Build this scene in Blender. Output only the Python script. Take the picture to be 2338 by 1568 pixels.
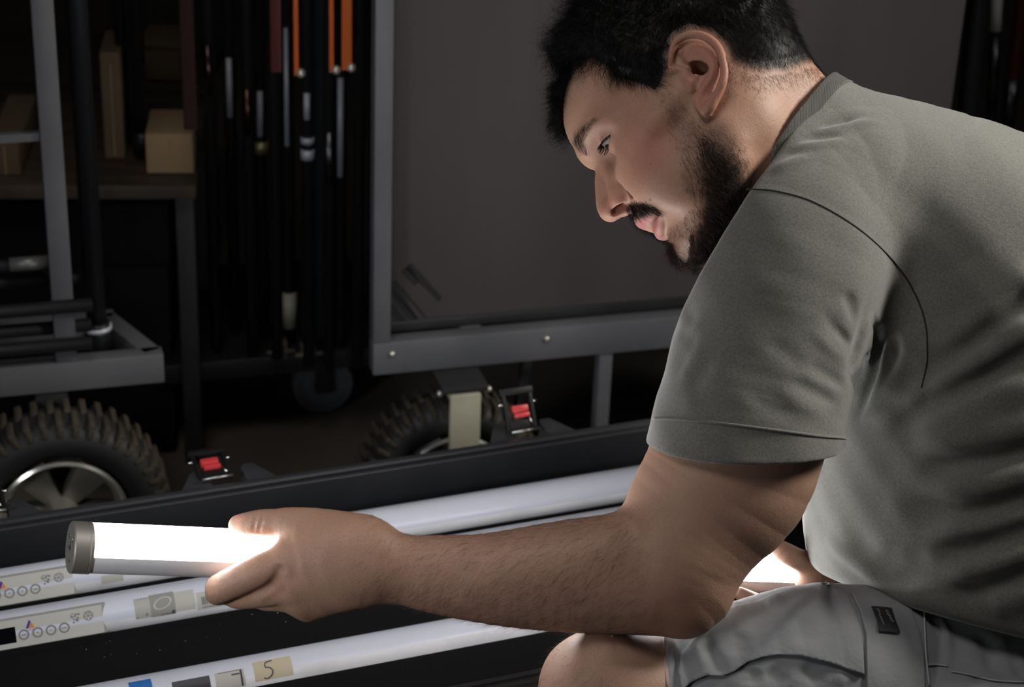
import bpy, bmesh, math, random
import numpy as np
from mathutils import Vector, Matrix

for _o in list(bpy.data.objects):
    bpy.data.objects.remove(_o, do_unlink=True)
SC = bpy.context.scene
COL = SC.collection
PI = math.pi
IW, IH = 2338, 1568
LENS = 70.0
FPX = IW * LENS / 36.0

# ------------------------------------------------------------------ camera
CAM_H = 1.44
PITCH, ROLL = math.radians(26.0), math.radians(2.3)
Fv = np.array([0, math.cos(PITCH), -math.sin(PITCH)])
U0 = np.array([0, math.sin(PITCH), math.cos(PITCH)])
R0 = np.array([1.0, 0, 0])
Rv = math.cos(ROLL) * R0 + math.sin(ROLL) * U0
Uv = -math.sin(ROLL) * R0 + math.cos(ROLL) * U0
CAM = np.array([0, 0, CAM_H])
BAS = np.stack([Rv, Uv, Fv])             # rows: right, up, forward

def c2w(c):
    return np.asarray(c, float) @ BAS + CAM
def w2c(w):
    return (np.asarray(w, float) - CAM) @ BAS.T
def pc(px, py, d):                        # point seen at a pixel, depth d (m), camera frame
    return np.array([(px - IW / 2) / FPX * d, (IH / 2 - py) / FPX * d, d])
def pw(px, py, d):
    return c2w(pc(px, py, d))
def proj(c):
    c = np.asarray(c, float)
    return np.stack([IW / 2 + FPX * c[..., 0] / c[..., 2], IH / 2 - FPX * c[..., 1] / c[..., 2]], -1)
def on_plane(px, py, z):                  # world point seen at a pixel on the horizontal plane z
    d = pw(px, py, 1.0) - CAM
    return CAM + d * ((z - CAM_H) / d[2])

cd = bpy.data.cameras.new('camera')
cam = bpy.data.objects.new('camera', cd)
COL.objects.link(cam)
cam.matrix_world = Matrix([[Rv[0], Uv[0], -Fv[0], CAM[0]], [Rv[1], Uv[1], -Fv[1], CAM[1]],
                           [Rv[2], Uv[2], -Fv[2], CAM[2]], [0, 0, 0, 1]])
cd.lens, cd.sensor_width, cd.sensor_fit = LENS, 36, 'HORIZONTAL'
cd.clip_start, cd.clip_end = .05, 60
cd.dof.use_dof = True
cd.dof.focus_distance = 1.74
cd.dof.aperture_fstop = 7.1
SC.camera = cam

# ------------------------------------------------------------------ world, lights, exposure
SC.view_settings.view_transform = 'Standard'
SC.view_settings.look = 'None'
SC.view_settings.gamma = 1
SC.view_settings.use_curve_mapping = False
SC.view_settings.exposure = 0.0
wd = bpy.data.worlds.new('world'); SC.world = wd
wd.use_nodes = True
wd.node_tree.nodes['Background'].inputs[0].default_value = (.60, .66, .75, 1)
wd.node_tree.nodes['Background'].inputs[1].default_value = 0.012
SC.cycles.max_bounces = 6
SC.cycles.diffuse_bounces = 3
SC.cycles.glossy_bounces = 3
SC.cycles.transmission_bounces = 4
SC.cycles.transparent_max_bounces = 6
SC.cycles.sample_clamp_indirect = 4
SC.cycles.use_denoising = True
SC.cycles.use_adaptive_sampling = True
SC.cycles.adaptive_threshold = 0.02
SC.cycles.caustics_reflective = False
SC.cycles.caustics_refractive = False

def area_light(name, loc, aim, size, power, color, spread=180):
    l = bpy.data.lights.new(name, 'AREA')
    l.shape = 'RECTANGLE'; l.size, l.size_y = size
    l.energy = power; l.color = color; l.spread = math.radians(spread)
    o = bpy.data.objects.new(name, l); COL.objects.link(o)
    o.location = loc
    o.rotation_euler = (Vector(aim) - Vector(loc)).to_track_quat('-Z', 'Y').to_euler()
    return o
# unseen lamps outside the frame; only the second is high overhead
area_light('offscreen_lamp', (1.22, 1.72, 1.42), tuple(pw(2420, 480, 1.78)), (.35, .35), 8.0, (1.0, .96, .88), 110)  # key light added close to his back for its falloff
area_light('offscreen_lamp', (-.35, 1.0, 2.50), (.10, 1.75, .50), (.8, .6), 5.0, (1.0, .95, .92), 130)
area_light('added_fill', (-1.15, .35, 1.05), tuple(pw(60, 1260, 1.66)), (.3, .3), .8, (.97, .98, 1.0), 45)  # unseen fill added to brighten the held tube's cap and housing

# ------------------------------------------------------------------ materials
def mat(name, col, rough=.5, metal=0, spec=.5, **kw):
    m = bpy.data.materials.new(name); m.use_nodes = True
    b = m.node_tree.nodes['Principled BSDF']
    b.inputs['Base Color'].default_value = (*col, 1)
    b.inputs['Roughness'].default_value = rough
    b.inputs['Metallic'].default_value = metal
    b.inputs['Specular IOR Level'].default_value = spec
    for k, v in kw.items():
        b.inputs[k.replace('_', ' ')].default_value = v
    return m
def nd(m, t, **kw):
    n = m.node_tree.nodes.new(t)
    for k, v in kw.items():
        setattr(n, k, v)
    return n
def lk(m, a, b):
    m.node_tree.links.new(a, b)
def bsdf(m):
    return m.node_tree.nodes['Principled BSDF']
def noisy(m, c1, c2, scale=5, detail=4, lo=.35, hi=.65, coord='Object', stretch=(1, 1, 1)):
    """procedural colour variation of the thing itself"""
    tc = nd(m, 'ShaderNodeTexCoord'); mp = nd(m, 'ShaderNodeMapping')
    mp.inputs['Scale'].default_value = stretch
    n = nd(m, 'ShaderNodeTexNoise'); n.inputs['Scale'].default_value = scale; n.inputs['Detail'].default_value = detail
    r = nd(m, 'ShaderNodeValToRGB')
    r.color_ramp.elements[0].position = lo; r.color_ramp.elements[0].color = (*c1, 1)
    r.color_ramp.elements[1].position = hi; r.color_ramp.elements[1].color = (*c2, 1)
    lk(m, tc.outputs[coord], mp.inputs[0]); lk(m, mp.outputs[0], n.inputs['Vector'])
    lk(m, n.outputs['Fac'], r.inputs[0]); lk(m, r.outputs[0], bsdf(m).inputs['Base Color'])
    return n, r
def bump(m, scale, strength, dist=.001, detail=3, stretch=(1, 1, 1), kind='noise', prev=None):
    tc = nd(m, 'ShaderNodeTexCoord'); mp = nd(m, 'ShaderNodeMapping')
    mp.inputs['Scale'].default_value = stretch
    if kind == 'voronoi':
        n = nd(m, 'ShaderNodeTexVoronoi'); n.inputs['Scale'].default_value = scale; out = n.outputs['Distance']
    elif kind == 'wave':
        n = nd(m, 'ShaderNodeTexWave'); n.inputs['Scale'].default_value = scale; out = n.outputs['Fac']
    else:
        n = nd(m, 'ShaderNodeTexNoise'); n.inputs['Scale'].default_value = scale; n.inputs['Detail'].default_value = detail; out = n.outputs['Fac']
    b = nd(m, 'ShaderNodeBump'); b.inputs['Strength'].default_value = strength; b.inputs['Distance'].default_value = dist
    lk(m, tc.outputs['Object'], mp.inputs[0]); lk(m, mp.outputs[0], n.inputs['Vector'])
    lk(m, out, b.inputs['Height'])
    if prev: lk(m, prev.outputs[0], b.inputs['Normal'])
    lk(m, b.outputs[0], bsdf(m).inputs['Normal'])
    return b

# ------------------------------------------------------------------ object helpers
ROOTLOC = {}
def thing(name, label, cat, loc, group=None):
    o = bpy.data.objects.new(name, None); COL.objects.link(o)
    o.empty_display_size = .05
    o.location = loc; o['label'] = label; o['category'] = cat
    if group: o['group'] = group
    ROOTLOC[o.name] = np.array(loc, float)
    return o
def tag(o, label, cat, group=None):
    o['label'] = label; o['category'] = cat
    if group: o['group'] = group
    return o
def place(name, me, mats, parent=None, loc=None, smooth=True, label=None):
    """link a mesh given in WORLD coordinates; parent may be an Empty (thing) or a part mesh"""
    base = np.zeros(3)
    if parent is not None: base = ROOTLOC[parent.name]
    elif loc is not None: base = np.array(loc, float)
    if np.abs(base).max() > 0:
        me.transform(Matrix.Translation(Vector(-base)))
    for m in (mats if isinstance(mats, (list, tuple)) else [mats]):
        me.materials.append(m)
    if smooth:
        me.polygons.foreach_set('use_smooth', np.ones(len(me.polygons), dtype=bool))
    o = bpy.data.objects.new(name, me); COL.objects.link(o)
    if parent is not None:
        o.parent = parent
        ROOTLOC[o.name] = base
    else:
        o.location = base; ROOTLOC[o.name] = base
    if label: o['label'] = label
    return o
def from_np(name, V, Fq, quads=True):
    V = np.ascontiguousarray(V, dtype=np.float32); Fq = np.ascontiguousarray(Fq, dtype=np.int32)
    me = bpy.data.meshes.new(name)
    me.vertices.add(len(V)); me.vertices.foreach_set('co', V.ravel())
    k = Fq.shape[1]
    me.loops.add(Fq.size); me.loops.foreach_set('vertex_index', Fq.ravel())
    me.polygons.add(len(Fq)); me.polygons.foreach_set('loop_start', np.arange(0, Fq.size, k, dtype=np.int32))
    me.update(calc_edges=True)
    return me

class MB:
    """collects boxes, tubes, prisms (world coordinates) into ONE mesh"""
    def __init__(s): s.bm = bmesh.new()
    def box(s, o, ax, ay, az, x, y, z, bev=0):
        """box with corner ranges x,y,z=(lo,hi) along unit axes from origin o"""
        o, ax, ay, az = map(lambda t: np.array(t, float), (o, ax, ay, az))
        vs = []
        for k in z:
            for j in y:
                for i in x:
                    vs.append(s.bm.verts.new(o + ax * i + ay * j + az * k))
        fs = [(0, 2, 3, 1), (4, 5, 7, 6), (0, 1, 5, 4), (2, 6, 7, 3), (0, 4, 6, 2), (1, 3, 7, 5)]
        fl = [s.bm.faces.new([vs[a] for a in f]) for f in fs]
        if bev > 0:
            es = list({e for f in fl for e in f.edges})
            bmesh.ops.bevel(s.bm, geom=es, offset=bev, segments=2, affect='EDGES', profile=.5)
        return s
    def bar(s, p, q, w, h, up=(0, 0, 1), bev=0):
        """rectangular bar from p to q; w across, h along up"""
        p, q = np.array(p, float), np.array(q, float)
        a = q - p; L = np.linalg.norm(a); a /= L
        up = np.array(up, float); up = up - a * (up @ a); up /= np.linalg.norm(up)
        c = np.cross(up, a)
        return s.box(p, a, c, up, (0, L), (-w / 2, w / 2), (-h / 2, h / 2), bev)
    def tube(s, pts, r, n=16, cap=True):
        pts = [np.array(p, float) for p in pts]
        rs = r if isinstance(r, (list, tuple, np.ndarray)) else [r] * len(pts)
        rings = []; ref = None
        for i, p in enumerate(pts):
            t = pts[min(i + 1, len(pts) - 1)] - pts[max(i - 1, 0)]
            ln = np.linalg.norm(t); t = t / ln if ln > 1e-9 else np.array([0, 0, 1.])
            if ref is None:
                ref = np.array([0, 0, 1.]) if abs(t[2]) < .9 else np.array([1., 0, 0])
            u = np.cross(t, ref); u /= np.linalg.norm(u); v = np.cross(t, u); ref = -np.cross(t, u) if False else ref
            rings.append([s.bm.verts.new(p + rs[i] * (math.cos(2 * PI * k / n) * u + math.sin(2 * PI * k / n) * v)) for k in range(n)])
        for a, b in zip(rings[:-1], rings[1:]):
            for k in range(n):
                s.bm.faces.new([a[k], a[(k + 1) % n], b[(k + 1) % n], b[k]])
        if cap:
            s.bm.faces.new(rings[0][::-1]); s.bm.faces.new(rings[-1])
        return s
    def lathe(s, c, axis, prof, n=48, a0=0, closed=False):
        """prof: list of (along axis, radius)"""
        c, axis = np.array(c, float), np.array(axis, float); axis = axis / np.linalg.norm(axis)
        ref = np.array([0, 0, 1.]) if abs(axis[2]) < .9 else np.array([1., 0, 0])
        u = np.cross(axis, ref); u /= np.linalg.norm(u); v = np.cross(axis, u)
        rings = []
        for (h, r) in prof:
            if r < 1e-6:
                rings.append([s.bm.verts.new(c + axis * h)])
            else:
                rings.append([s.bm.verts.new(c + axis * h + r * (math.cos(2 * PI * k / n) * u + math.sin(2 * PI * k / n) * v)) for k in range(n)])
        pr = list(zip(rings[:-1], rings[1:]))
        if closed: pr.append((rings[-1], rings[0]))
        for a, b in pr:
            for k in range(n):
                if len(a) == 1 and len(b) == 1: continue
                if len(a) == 1: s.bm.faces.new([a[0], b[(k + 1) % n], b[k]])
                elif len(b) == 1: s.bm.faces.new([a[k], a[(k + 1) % n], b[0]])
                else: s.bm.faces.new([a[k], a[(k + 1) % n], b[(k + 1) % n], b[k]])
        return s
    def prism(s, o, ax, ay, az, poly, z, bev=0):
        """polygon poly in the (ax, ay) plane extruded along az between z=(lo,hi)"""
        o, ax, ay, az = map(lambda t: np.array(t, float), (o, ax, ay, az))
        lo = [s.bm.verts.new(o + ax * x + ay * y + az * z[0]) for x, y in poly]
        hi = [s.bm.verts.new(o + ax * x + ay * y + az * z[1]) for x, y in poly]
        n = len(poly)
        fl = [s.bm.faces.new(lo[::-1]), s.bm.faces.new(hi)]
        for k in range(n):
            fl.append(s.bm.faces.new([lo[k], lo[(k + 1) % n], hi[(k + 1) % n], hi[k]]))
        if bev > 0:
            es = list({e for f in fl[:2] for e in f.edges})
            bmesh.ops.bevel(s.bm, geom=es, offset=bev, segments=2, affect='EDGES', profile=.5)
        return s
    def ball(s, c, r, seg=20):
        m = Matrix.Translation(Vector(c)) @ Matrix.Diagonal((*(r if hasattr(r, '__len__') else (r, r, r)), 1))
        bmesh.ops.create_uvsphere(s.bm, u_segments=seg, v_segments=max(6, seg // 2), radius=1, matrix=m)
        return s
    def build(s, name, m, parent=None, loc=None, smooth=False, label=None, angle=35):
        bmesh.ops.recalc_face_normals(s.bm, faces=s.bm.faces)
        me = bpy.data.meshes.new(name); s.bm.to_mesh(me); s.bm.free()
        o = place(name, me, m, parent, loc, smooth=True, label=label)
        if not smooth:
            me.set_sharp_from_angle(angle=math.radians(angle))
        return o

# ------------------------------------------------------------------ signed-distance sculpting
f32 = np.float32
def smin(a, b, k):
    h = np.maximum(k - np.abs(a - b), 0) / k
    return np.minimum(a, b) - h * h * k * .25
def smax(a, b, k):
    return -smin(-a, -b, k)
def ell(q, c, r):
    """ellipsoid, approximate distance"""
    p = (q - np.array(c, f32)) / np.array(r, f32)
    k0 = np.sqrt((p * p).sum(1)) + 1e-9
    p2 = p / np.array(r, f32)
    k1 = np.sqrt((p2 * p2).sum(1)) + 1e-9
    return k0 * (k0 - 1) / k1
def catmull(A, n):
    A = np.asarray(A, float)
    if len(A) < 3 or n <= 1:
        return A
    P = np.vstack([2 * A[0] - A[1], A, 2 * A[-1] - A[-2]]); out = []
    for i in range(len(A) - 1):
        p0, p1, p2, p3 = P[i:i + 4]
        for k in range(n):
            t = k / n
            out.append(.5 * (2 * p1 + (p2 - p0) * t + (2 * p0 - 5 * p1 + 4 * p2 - p3) * t * t + (3 * p1 - p0 - 3 * p2 + p3) * t ** 3))
    out.append(A[-1])
    return np.array(out)
def chain(q, A, n=3, nv=None, far=None):
    """round-cone chain; rows of A: x y z r [k]; k = squash factor along unit vector nv"""
    A = catmull(A, n)
    far = far if far is not None else 60 * (1 if A[:, 3].max() > 1 else .001)
    lo, hi = q.min(0), q.max(0)
    d = np.full(len(q), far, f32)
    nv = None if nv is None else np.array(nv, f32)
    for a, b in zip(A[:-1], A[1:]):
        rm = max(a[3], b[3]) * (max(1, a[4], b[4]) if A.shape[1] > 4 else 1)
        sl, sh = np.minimum(a[:3], b[:3]) - rm, np.maximum(a[:3], b[:3]) + rm
        gap = np.maximum(np.maximum(sl - hi, lo - sh), 0)
        if np.linalg.norm(gap) > far: continue
        ab = (b[:3] - a[:3]).astype(f32); L2 = float(ab @ ab) + 1e-12
        p = q - a[:3].astype(f32)
        t = np.clip((p @ ab) / L2, 0, 1)
        p = p - t[:, None] * ab
        s = (p * p).sum(1)
        r = f32(a[3]) + t * f32(b[3] - a[3])
        if nv is not None:
            k = f32(a[4]) + t * f32(b[4] - a[4])
            c = p @ nv
            s2 = s - c * c + (c / k) ** 2
            l2 = np.sqrt(np.maximum(s2, 1e-12))
            g = np.sqrt(np.maximum(s - c * c + (c / (k * k)) ** 2, 1e-12)) / l2
            dd = (l2 - r) / np.maximum(g, .3)
        else:
            dd = np.sqrt(s) - r
        d = np.minimum(d, dd)
    return d
def near(q, c, R):
    return ((q - np.array(c, f32)) ** 2).sum(1) < R * R

def surface(fn, lo, hi, h, B=12, newton=2, lip=1.0, keep=None):
    """mesh the zero set of fn (camera frame, metres) inside the box lo..hi with cell size h"""
    lo, hi = np.array(lo, float), np.array(hi, float)
    nb = np.ceil((hi - lo) / (h * B)).astype(int)
    N = nb * B + 1
    vol = np.empty(N, f32)
    cs = np.stack(np.meshgrid(*[np.arange(k) for k in nb], indexing='ij'), -1).reshape(-1, 3)
    rad = h * B * .87 * 1.35 * lip
    loc = np.stack(np.meshgrid(*[np.arange(B + 1)] * 3, indexing='ij'), -1).reshape(-1, 3)
    cc = (lo + (cs + .5) * B * h).astype(f32)
    dc = np.empty(len(cc), f32)
    # coarse pass in spatially coherent lumps
    lump = (cs[:, 0] // 6) * 10000 + (cs[:, 1] // 6) * 100 + cs[:, 2] // 6
    od = np.argsort(lump, kind='stable'); ls = lump[od]
    st = np.flatnonzero(np.r_[True, ls[1:] != ls[:-1], True])
    for a, b in zip(st[:-1], st[1:]):
        dc[od[a:b]] = fn(cc[od[a:b]])
    act = np.abs(dc) < rad
    for i in np.flatnonzero(~act):
        x, y, z = cs[i] * B
        vol[x:x + B + 1, y:y + B + 1, z:z + B + 1] = 1 if dc[i] > 0 else -1
    for i in np.flatnonzero(act):
        x, y, z = cs[i] * B
        P = (lo + (loc + cs[i] * B) * h).astype(f32)
        vol[x:x + B + 1, y:y + B + 1, z:z + B + 1] = fn(P).reshape(B + 1, B + 1, B + 1)
    s = vol < 0
    n = N - 1
    cnt = np.zeros(n, np.int8)
    for dx in (0, 1):
        for dy in (0, 1):
            for dz in (0, 1):
                cnt += s[dx:dx + n[0], dy:dy + n[1], dz:dz + n[2]]
    I = np.argwhere((cnt > 0) & (cnt < 8)).astype(np.int32)
    del cnt
    cor = np.array([[i, j, k] for i in (0, 1) for j in (0, 1) for k in (0, 1)])
    cv = np.stack([vol[I[:, 0] + c[0], I[:, 1] + c[1], I[:, 2] + c[2]] for c in cor], 1)
    acc = np.zeros((len(I), 3)); num = np.zeros(len(I))
    for a in range(8):
        for b in range(a + 1, 8):
            if np.abs(cor[a] - cor[b]).sum() != 1: continue
            m = (cv[:, a] < 0) != (cv[:, b] < 0)
            t = np.where(m, cv[:, a] / np.where(m, cv[:, a] - cv[:, b], 1), 0)
            acc += np.where(m[:, None], cor[a] + t[:, None] * (cor[b] - cor[a]), 0); num += m
    V = lo + (I + acc / num[:, None]) * h
    key = (I[:, 0].astype(np.int64) * N[1] + I[:, 1]) * N[2] + I[:, 2]
    def find(J):
        kk = (J[:, 0].astype(np.int64) * N[1] + J[:, 1]) * N[2] + J[:, 2]
        p = np.searchsorted(key, kk); p = np.clip(p, 0, len(key) - 1)
        return p, key[p] == kk
    Fs = []
    for ax in range(3):
        o1, o2 = (ax + 1) % 3, (ax + 2) % 3
        sl0 = [slice(None)] * 3; sl1 = [slice(None)] * 3
        sl0[ax] = slice(0, -1); sl1[ax] = slice(1, None)
        a, b = s[tuple(sl0)], s[tuple(sl1)]
        E = np.argwhere(a != b)
        inside = a[tuple(E.T)]
        E = E.astype(np.int64)
        q = []; ok = np.ones(len(E), bool)
        for (d1, d2) in ((0, 0), (1, 0), (1, 1), (0, 1)):
            J = E.copy(); J[:, o1] -= d1; J[:, o2] -= d2
            ok &= (J.min(1) >= 0)
            p, hit = find(np.maximum(J, 0)); ok &= hit; q.append(p)
        q = np.stack(q, 1)
        q = np.where(inside[:, None], q, q[:, ::-1])
        Fs.append(q[ok])
    Fq = np.concatenate(Fs)
    del vol, s
    V = V.astype(f32)
    e = h * .35
    for _ in range(newton):
        for a in range(0, len(V), 20000):
            P = V[a:a + 20000]
            d = fn(P)
            g = np.stack([fn(P + np.eye(3, dtype=f32)[i] * f32(e)) - d for i in range(3)], 1) / f32(e)
            g2 = np.maximum((g * g).sum(1), .2)
            st_ = np.clip(d / g2, -h * .6, h * .6)
            V[a:a + 20000] = P - st_[:, None] * g
    if keep is not None:                      # keep only faces whose vertices satisfy keep(V)
        kv = keep(V)
        Fq = Fq[kv[Fq].all(1)]
        used = np.zeros(len(V), bool); used[Fq] = True
        idx = np.cumsum(used) - 1
        V = V[used]; Fq = idx[Fq]
    return V, Fq
def inpoly(P, poly):
    poly = np.asarray(poly, float); x, y = P[:, 0], P[:, 1]
    r = np.zeros(len(P), bool); j = len(poly) - 1
    for i in range(len(poly)):
        xi, yi = poly[i]; xj, yj = poly[j]
        c = ((yi > y) != (yj > y)) & (x < (xj - xi) * (y - yi) / (yj - yi + 1e-12) + xi)
        r ^= c; j = i
    return r
def polyd(P, poly, closed=False):
    """2-D distance to a polyline"""
    poly = np.asarray(poly, float)
    if closed: poly = np.vstack([poly, poly[:1]])
    d = np.full(len(P), 1e9)
    for a, b in zip(poly[:-1], poly[1:]):
        ab = b - a; t = np.clip(((P - a) @ ab) / (ab @ ab + 1e-12), 0, 1)
        d = np.minimum(d, np.linalg.norm(P - a - t[:, None] * ab, axis=1))
    return d
def sstep(a, b, x):
    t = np.clip((x - a) / (b - a), 0, 1)
    return t * t * (3 - 2 * t)
# ------------------------------------------------------------------ the open case and its light tubes
CA = math.radians(22.0)
Ax, Bx, Zx = np.array([math.cos(CA), math.sin(CA), 0]), np.array([-math.sin(CA), math.cos(CA), 0]), np.array([0, 0, 1.0])
RIMZ = .345
C0 = on_plane(0, 1212, RIMZ)                      # inner lip of the far rim, at the left of the frame
def cs(a, b, z):                                  # case coordinates -> world (b negative = toward the camera)
    return C0 + Ax * a + Bx * b + Zx * (z - RIMZ)
A0, A1, BW = -.50, .86, -.40
blackp = mat('black_plastic', (.018, .019, .021), .42, spec=.5); bump(blackp, 420, .35, .0008, 3)
noisy(blackp, (.010, .011, .012), (.020, .021, .024), 9, 5, .35, .75)
mouldp = mat('moulded_plastic', (.04, .042, .047), .38, spec=.6); bump(mouldp, 420, .3, .0006, 3)
foamm = mat('black_foam', (.009, .009, .010), .95, spec=.1); bump(foamm, 300, .6, .0015, 4)
redp = mat('red_plastic', (.55, .045, .05), .38)
chrome = mat('chrome', (.62, .62, .60), .22, metal=1)
steelb = mat('brushed_steel', (.62, .59, .54), .42, metal=.85); bump(steelb, 60, .10, .0004, 2, stretch=(30, 1, 1))
CASE = thing('equipment_case', 'open black plastic case with red latches, holding white light tubes in foam', 'case', cs(.2, -.25, 0) * [1, 1, 0])
def cbox(mb, a, b, z, bev=.002):
    return mb.box(cs(0, 0, 0), Ax, Bx, Zx, a, b, z, bev)
mb = MB()
cbox(mb, (A0, A1), (0, .012), (0.01, RIMZ), 0)
cbox(mb, (A0, A1), (BW - .012, BW), (0.01, RIMZ), 0)
cbox(mb, (A0 - .012, A0), (BW - .012, .012), (0.01, RIMZ), 0)
cbox(mb, (A1, A1 + .012), (BW - .012, .012), (0.01, RIMZ), 0)
cbox(mb, (A0, A1), (BW, 0), (0.004, .016), 0)
mb.build('shell', blackp, CASE)
# stepped rim: three lips and a groove
def rim_ring(mb, o, i, z0, z1):
    """rectangular ring from inset i to outset o"""
    cbox(mb, (A0 - o, A1 + o), (i, o), (z0, z1), .0012)
    cbox(mb, (A0 - o, A1 + o), (BW - o, BW - i), (z0, z1), .0012)
    cbox(mb, (A0 - o, A0 - i), (BW - i, i), (z0, z1), .0012)
    cbox(mb, (A1 + i, A1 + o), (BW - i, i), (z0, z1), .0012)
mb = MB()
rim_ring(mb, .0055, .0, RIMZ - .012, RIMZ + .001)
rim_ring(mb, .0120, .0060, RIMZ - .012, RIMZ - .0015)
rim_ring(mb, .0190, .0125, RIMZ - .014, RIMZ + .0025)
rim_ring(mb, .0280, .0195, RIMZ - .018, RIMZ - .001)
mb.build('rim', mouldp, CASE)
# foam with slots cut for the tubes
TR = .0215
def tube_ab(px, py, z):
    w = on_plane(px, py, z) - C0
    return w @ Bx
T1, T2, T3 = tube_ab(700, 1229, .302), tube_ab(300, 1392, .302), tube_ab(900, 1483, .290)
mb = MB()
prof = [(BW + .001, .02), (-.001, .02), (-.001, .283)]
for b, zc in ((T1, .302), (T2, .302), (T3, .290)):
    zt = .2905 if b != T3 else .296
    prof.append((b + TR + .004, zt))
    for k in range(9):
        t = PI * k / 8
        prof.append((b + (TR + .002) * math.cos(t), zc - .006 - (TR - .003) * math.sin(t)))
    prof.append((b - TR - .004, zt if b != T1 else .288))
prof += [(T3 - .09, .296), (T3 - .11, .29), (BW + .001, .29)]
mb.prism(cs(A0 + .001, 0, 0) + Zx * 0, Bx, Zx, Ax, [(b, z) for b, z in prof], (0, A1 - A0 - .002))
mb.build('foam', foamm, CASE)
# little pale specks on the foam
mb = MB(); r_ = random.Random(4)
for _ in range(70):
    a, b = r_.uniform(.05, .66), r_.uniform(T3 + .026, T2 - .03)
    zz = .2935 if b > T3 + .0 else .296
    w = cs(a, b, zz); mb.ball(w, r_.uniform(.0003, .0007), 6)
mb.build('lint', mat('lint', (.22, .22, .22), .9), CASE, smooth=True)['kind'] = 'stuff'
def guard(c, w, name='latch_guard'):
    """pair of raised ribs either side of a latch, moulded outward from the rim"""
    mb = MB()
    for poly in ([(c - w / 2, .027), (c - w * .33, .067), (c - w * .22, .070), (c - w * .17, .062), (c - w * .17, .027)],
                 [(c + w * .17, .027), (c + w * .17, .062), (c + w * .20, .070), (c + w * .31, .070), (c + w / 2, .027)]):
        mb.prism(cs(0, 0, RIMZ), Ax, Bx, Zx, poly, (-.10, -.004), .0015)
    mb.box(cs(0, 0, RIMZ), Ax, Bx, Zx, (c - w * .17, c + w * .17), (.027, .034), (-.10, -.006), .001)
    mb.build(name, mouldp, CASE)
def a_of(px, py, z=RIMZ):
    return (on_plane(px, py, z) - C0) @ Ax
g1, g2, g0 = a_of(525, 1095), a_of(1215, 985), a_of(-20, 1180)
for g, w in ((g1, .112), (g2, .112), (g0, .112)):
    guard(g, w)
def latch(c, tilt, shift=0.0):
    """toggle latch, swung open: black frame, side arms, chrome pins, red button"""
    o = cs(c, .046, RIMZ - .004); t = math.radians(tilt)
    u = Bx * math.cos(t) + Zx * math.sin(t); n = np.cross(Ax, u)
    fr = MB()
    for s in (-1, 1):
        fr.box(o, Ax, u, n, (s * .0165 - .002, s * .0165 + .002), (0, .052), (-.003, .003), .0006)
    fr.box(o, Ax, u, n, (-.0205, .0205), (.044, .052), (-.0035, .0035), .001)
    fr.box(o, Ax, u, n, (-.014, .014), (.004, .014), (-.002, .002), .0006)
    f = fr.build('latch', mat('latch_black', (.008, .008, .009), .5, spec=.3) if 'latch_black' not in bpy.data.materials else bpy.data.materials['latch_black'], CASE)
    rb = MB()
    rb.box(o, Ax, u, n, (-.0115 + shift, .0085 + shift), (.0225, .031), (-.002, .0065), .0015)
    rb.box(o, Ax, u, n, (-.0095 + shift, .0095 + shift), (.0165, .0222), (-.001, .0045), .0012)
    rb.build('button', redp, f, label='red button')
    for seg_, rr_ in (([o + Ax * -.024 + u * .034, o + Ax * -.0145 + u * .034], .0016), ([o + Ax * .0145 + u * .034, o + Ax * .024 + u * .034], .0016), ([o + Ax * .013 + u * .006 + n * .003, o + Ax * .010 + u * .018 + n * .003], .0011)):
        MB().tube(seg_, rr_, 10).build('pin', chrome, f, label='chrome pin', smooth=True)
    hb = MB(); hb.tube([cs(c - .017, .038, RIMZ + .002), cs(c + .017, .038, RIMZ + .002)], .0022, 12)
    hb.build('hinge_bar', mat('dull_steel', (.35, .36, .36), .35, metal=1) if 'dull_steel' not in bpy.data.materials else bpy.data.materials['dull_steel'], CASE, smooth=True)
latch(g1 - .012, 8); latch(g2 - .008, 55, .002); latch(g0, 8)

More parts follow.
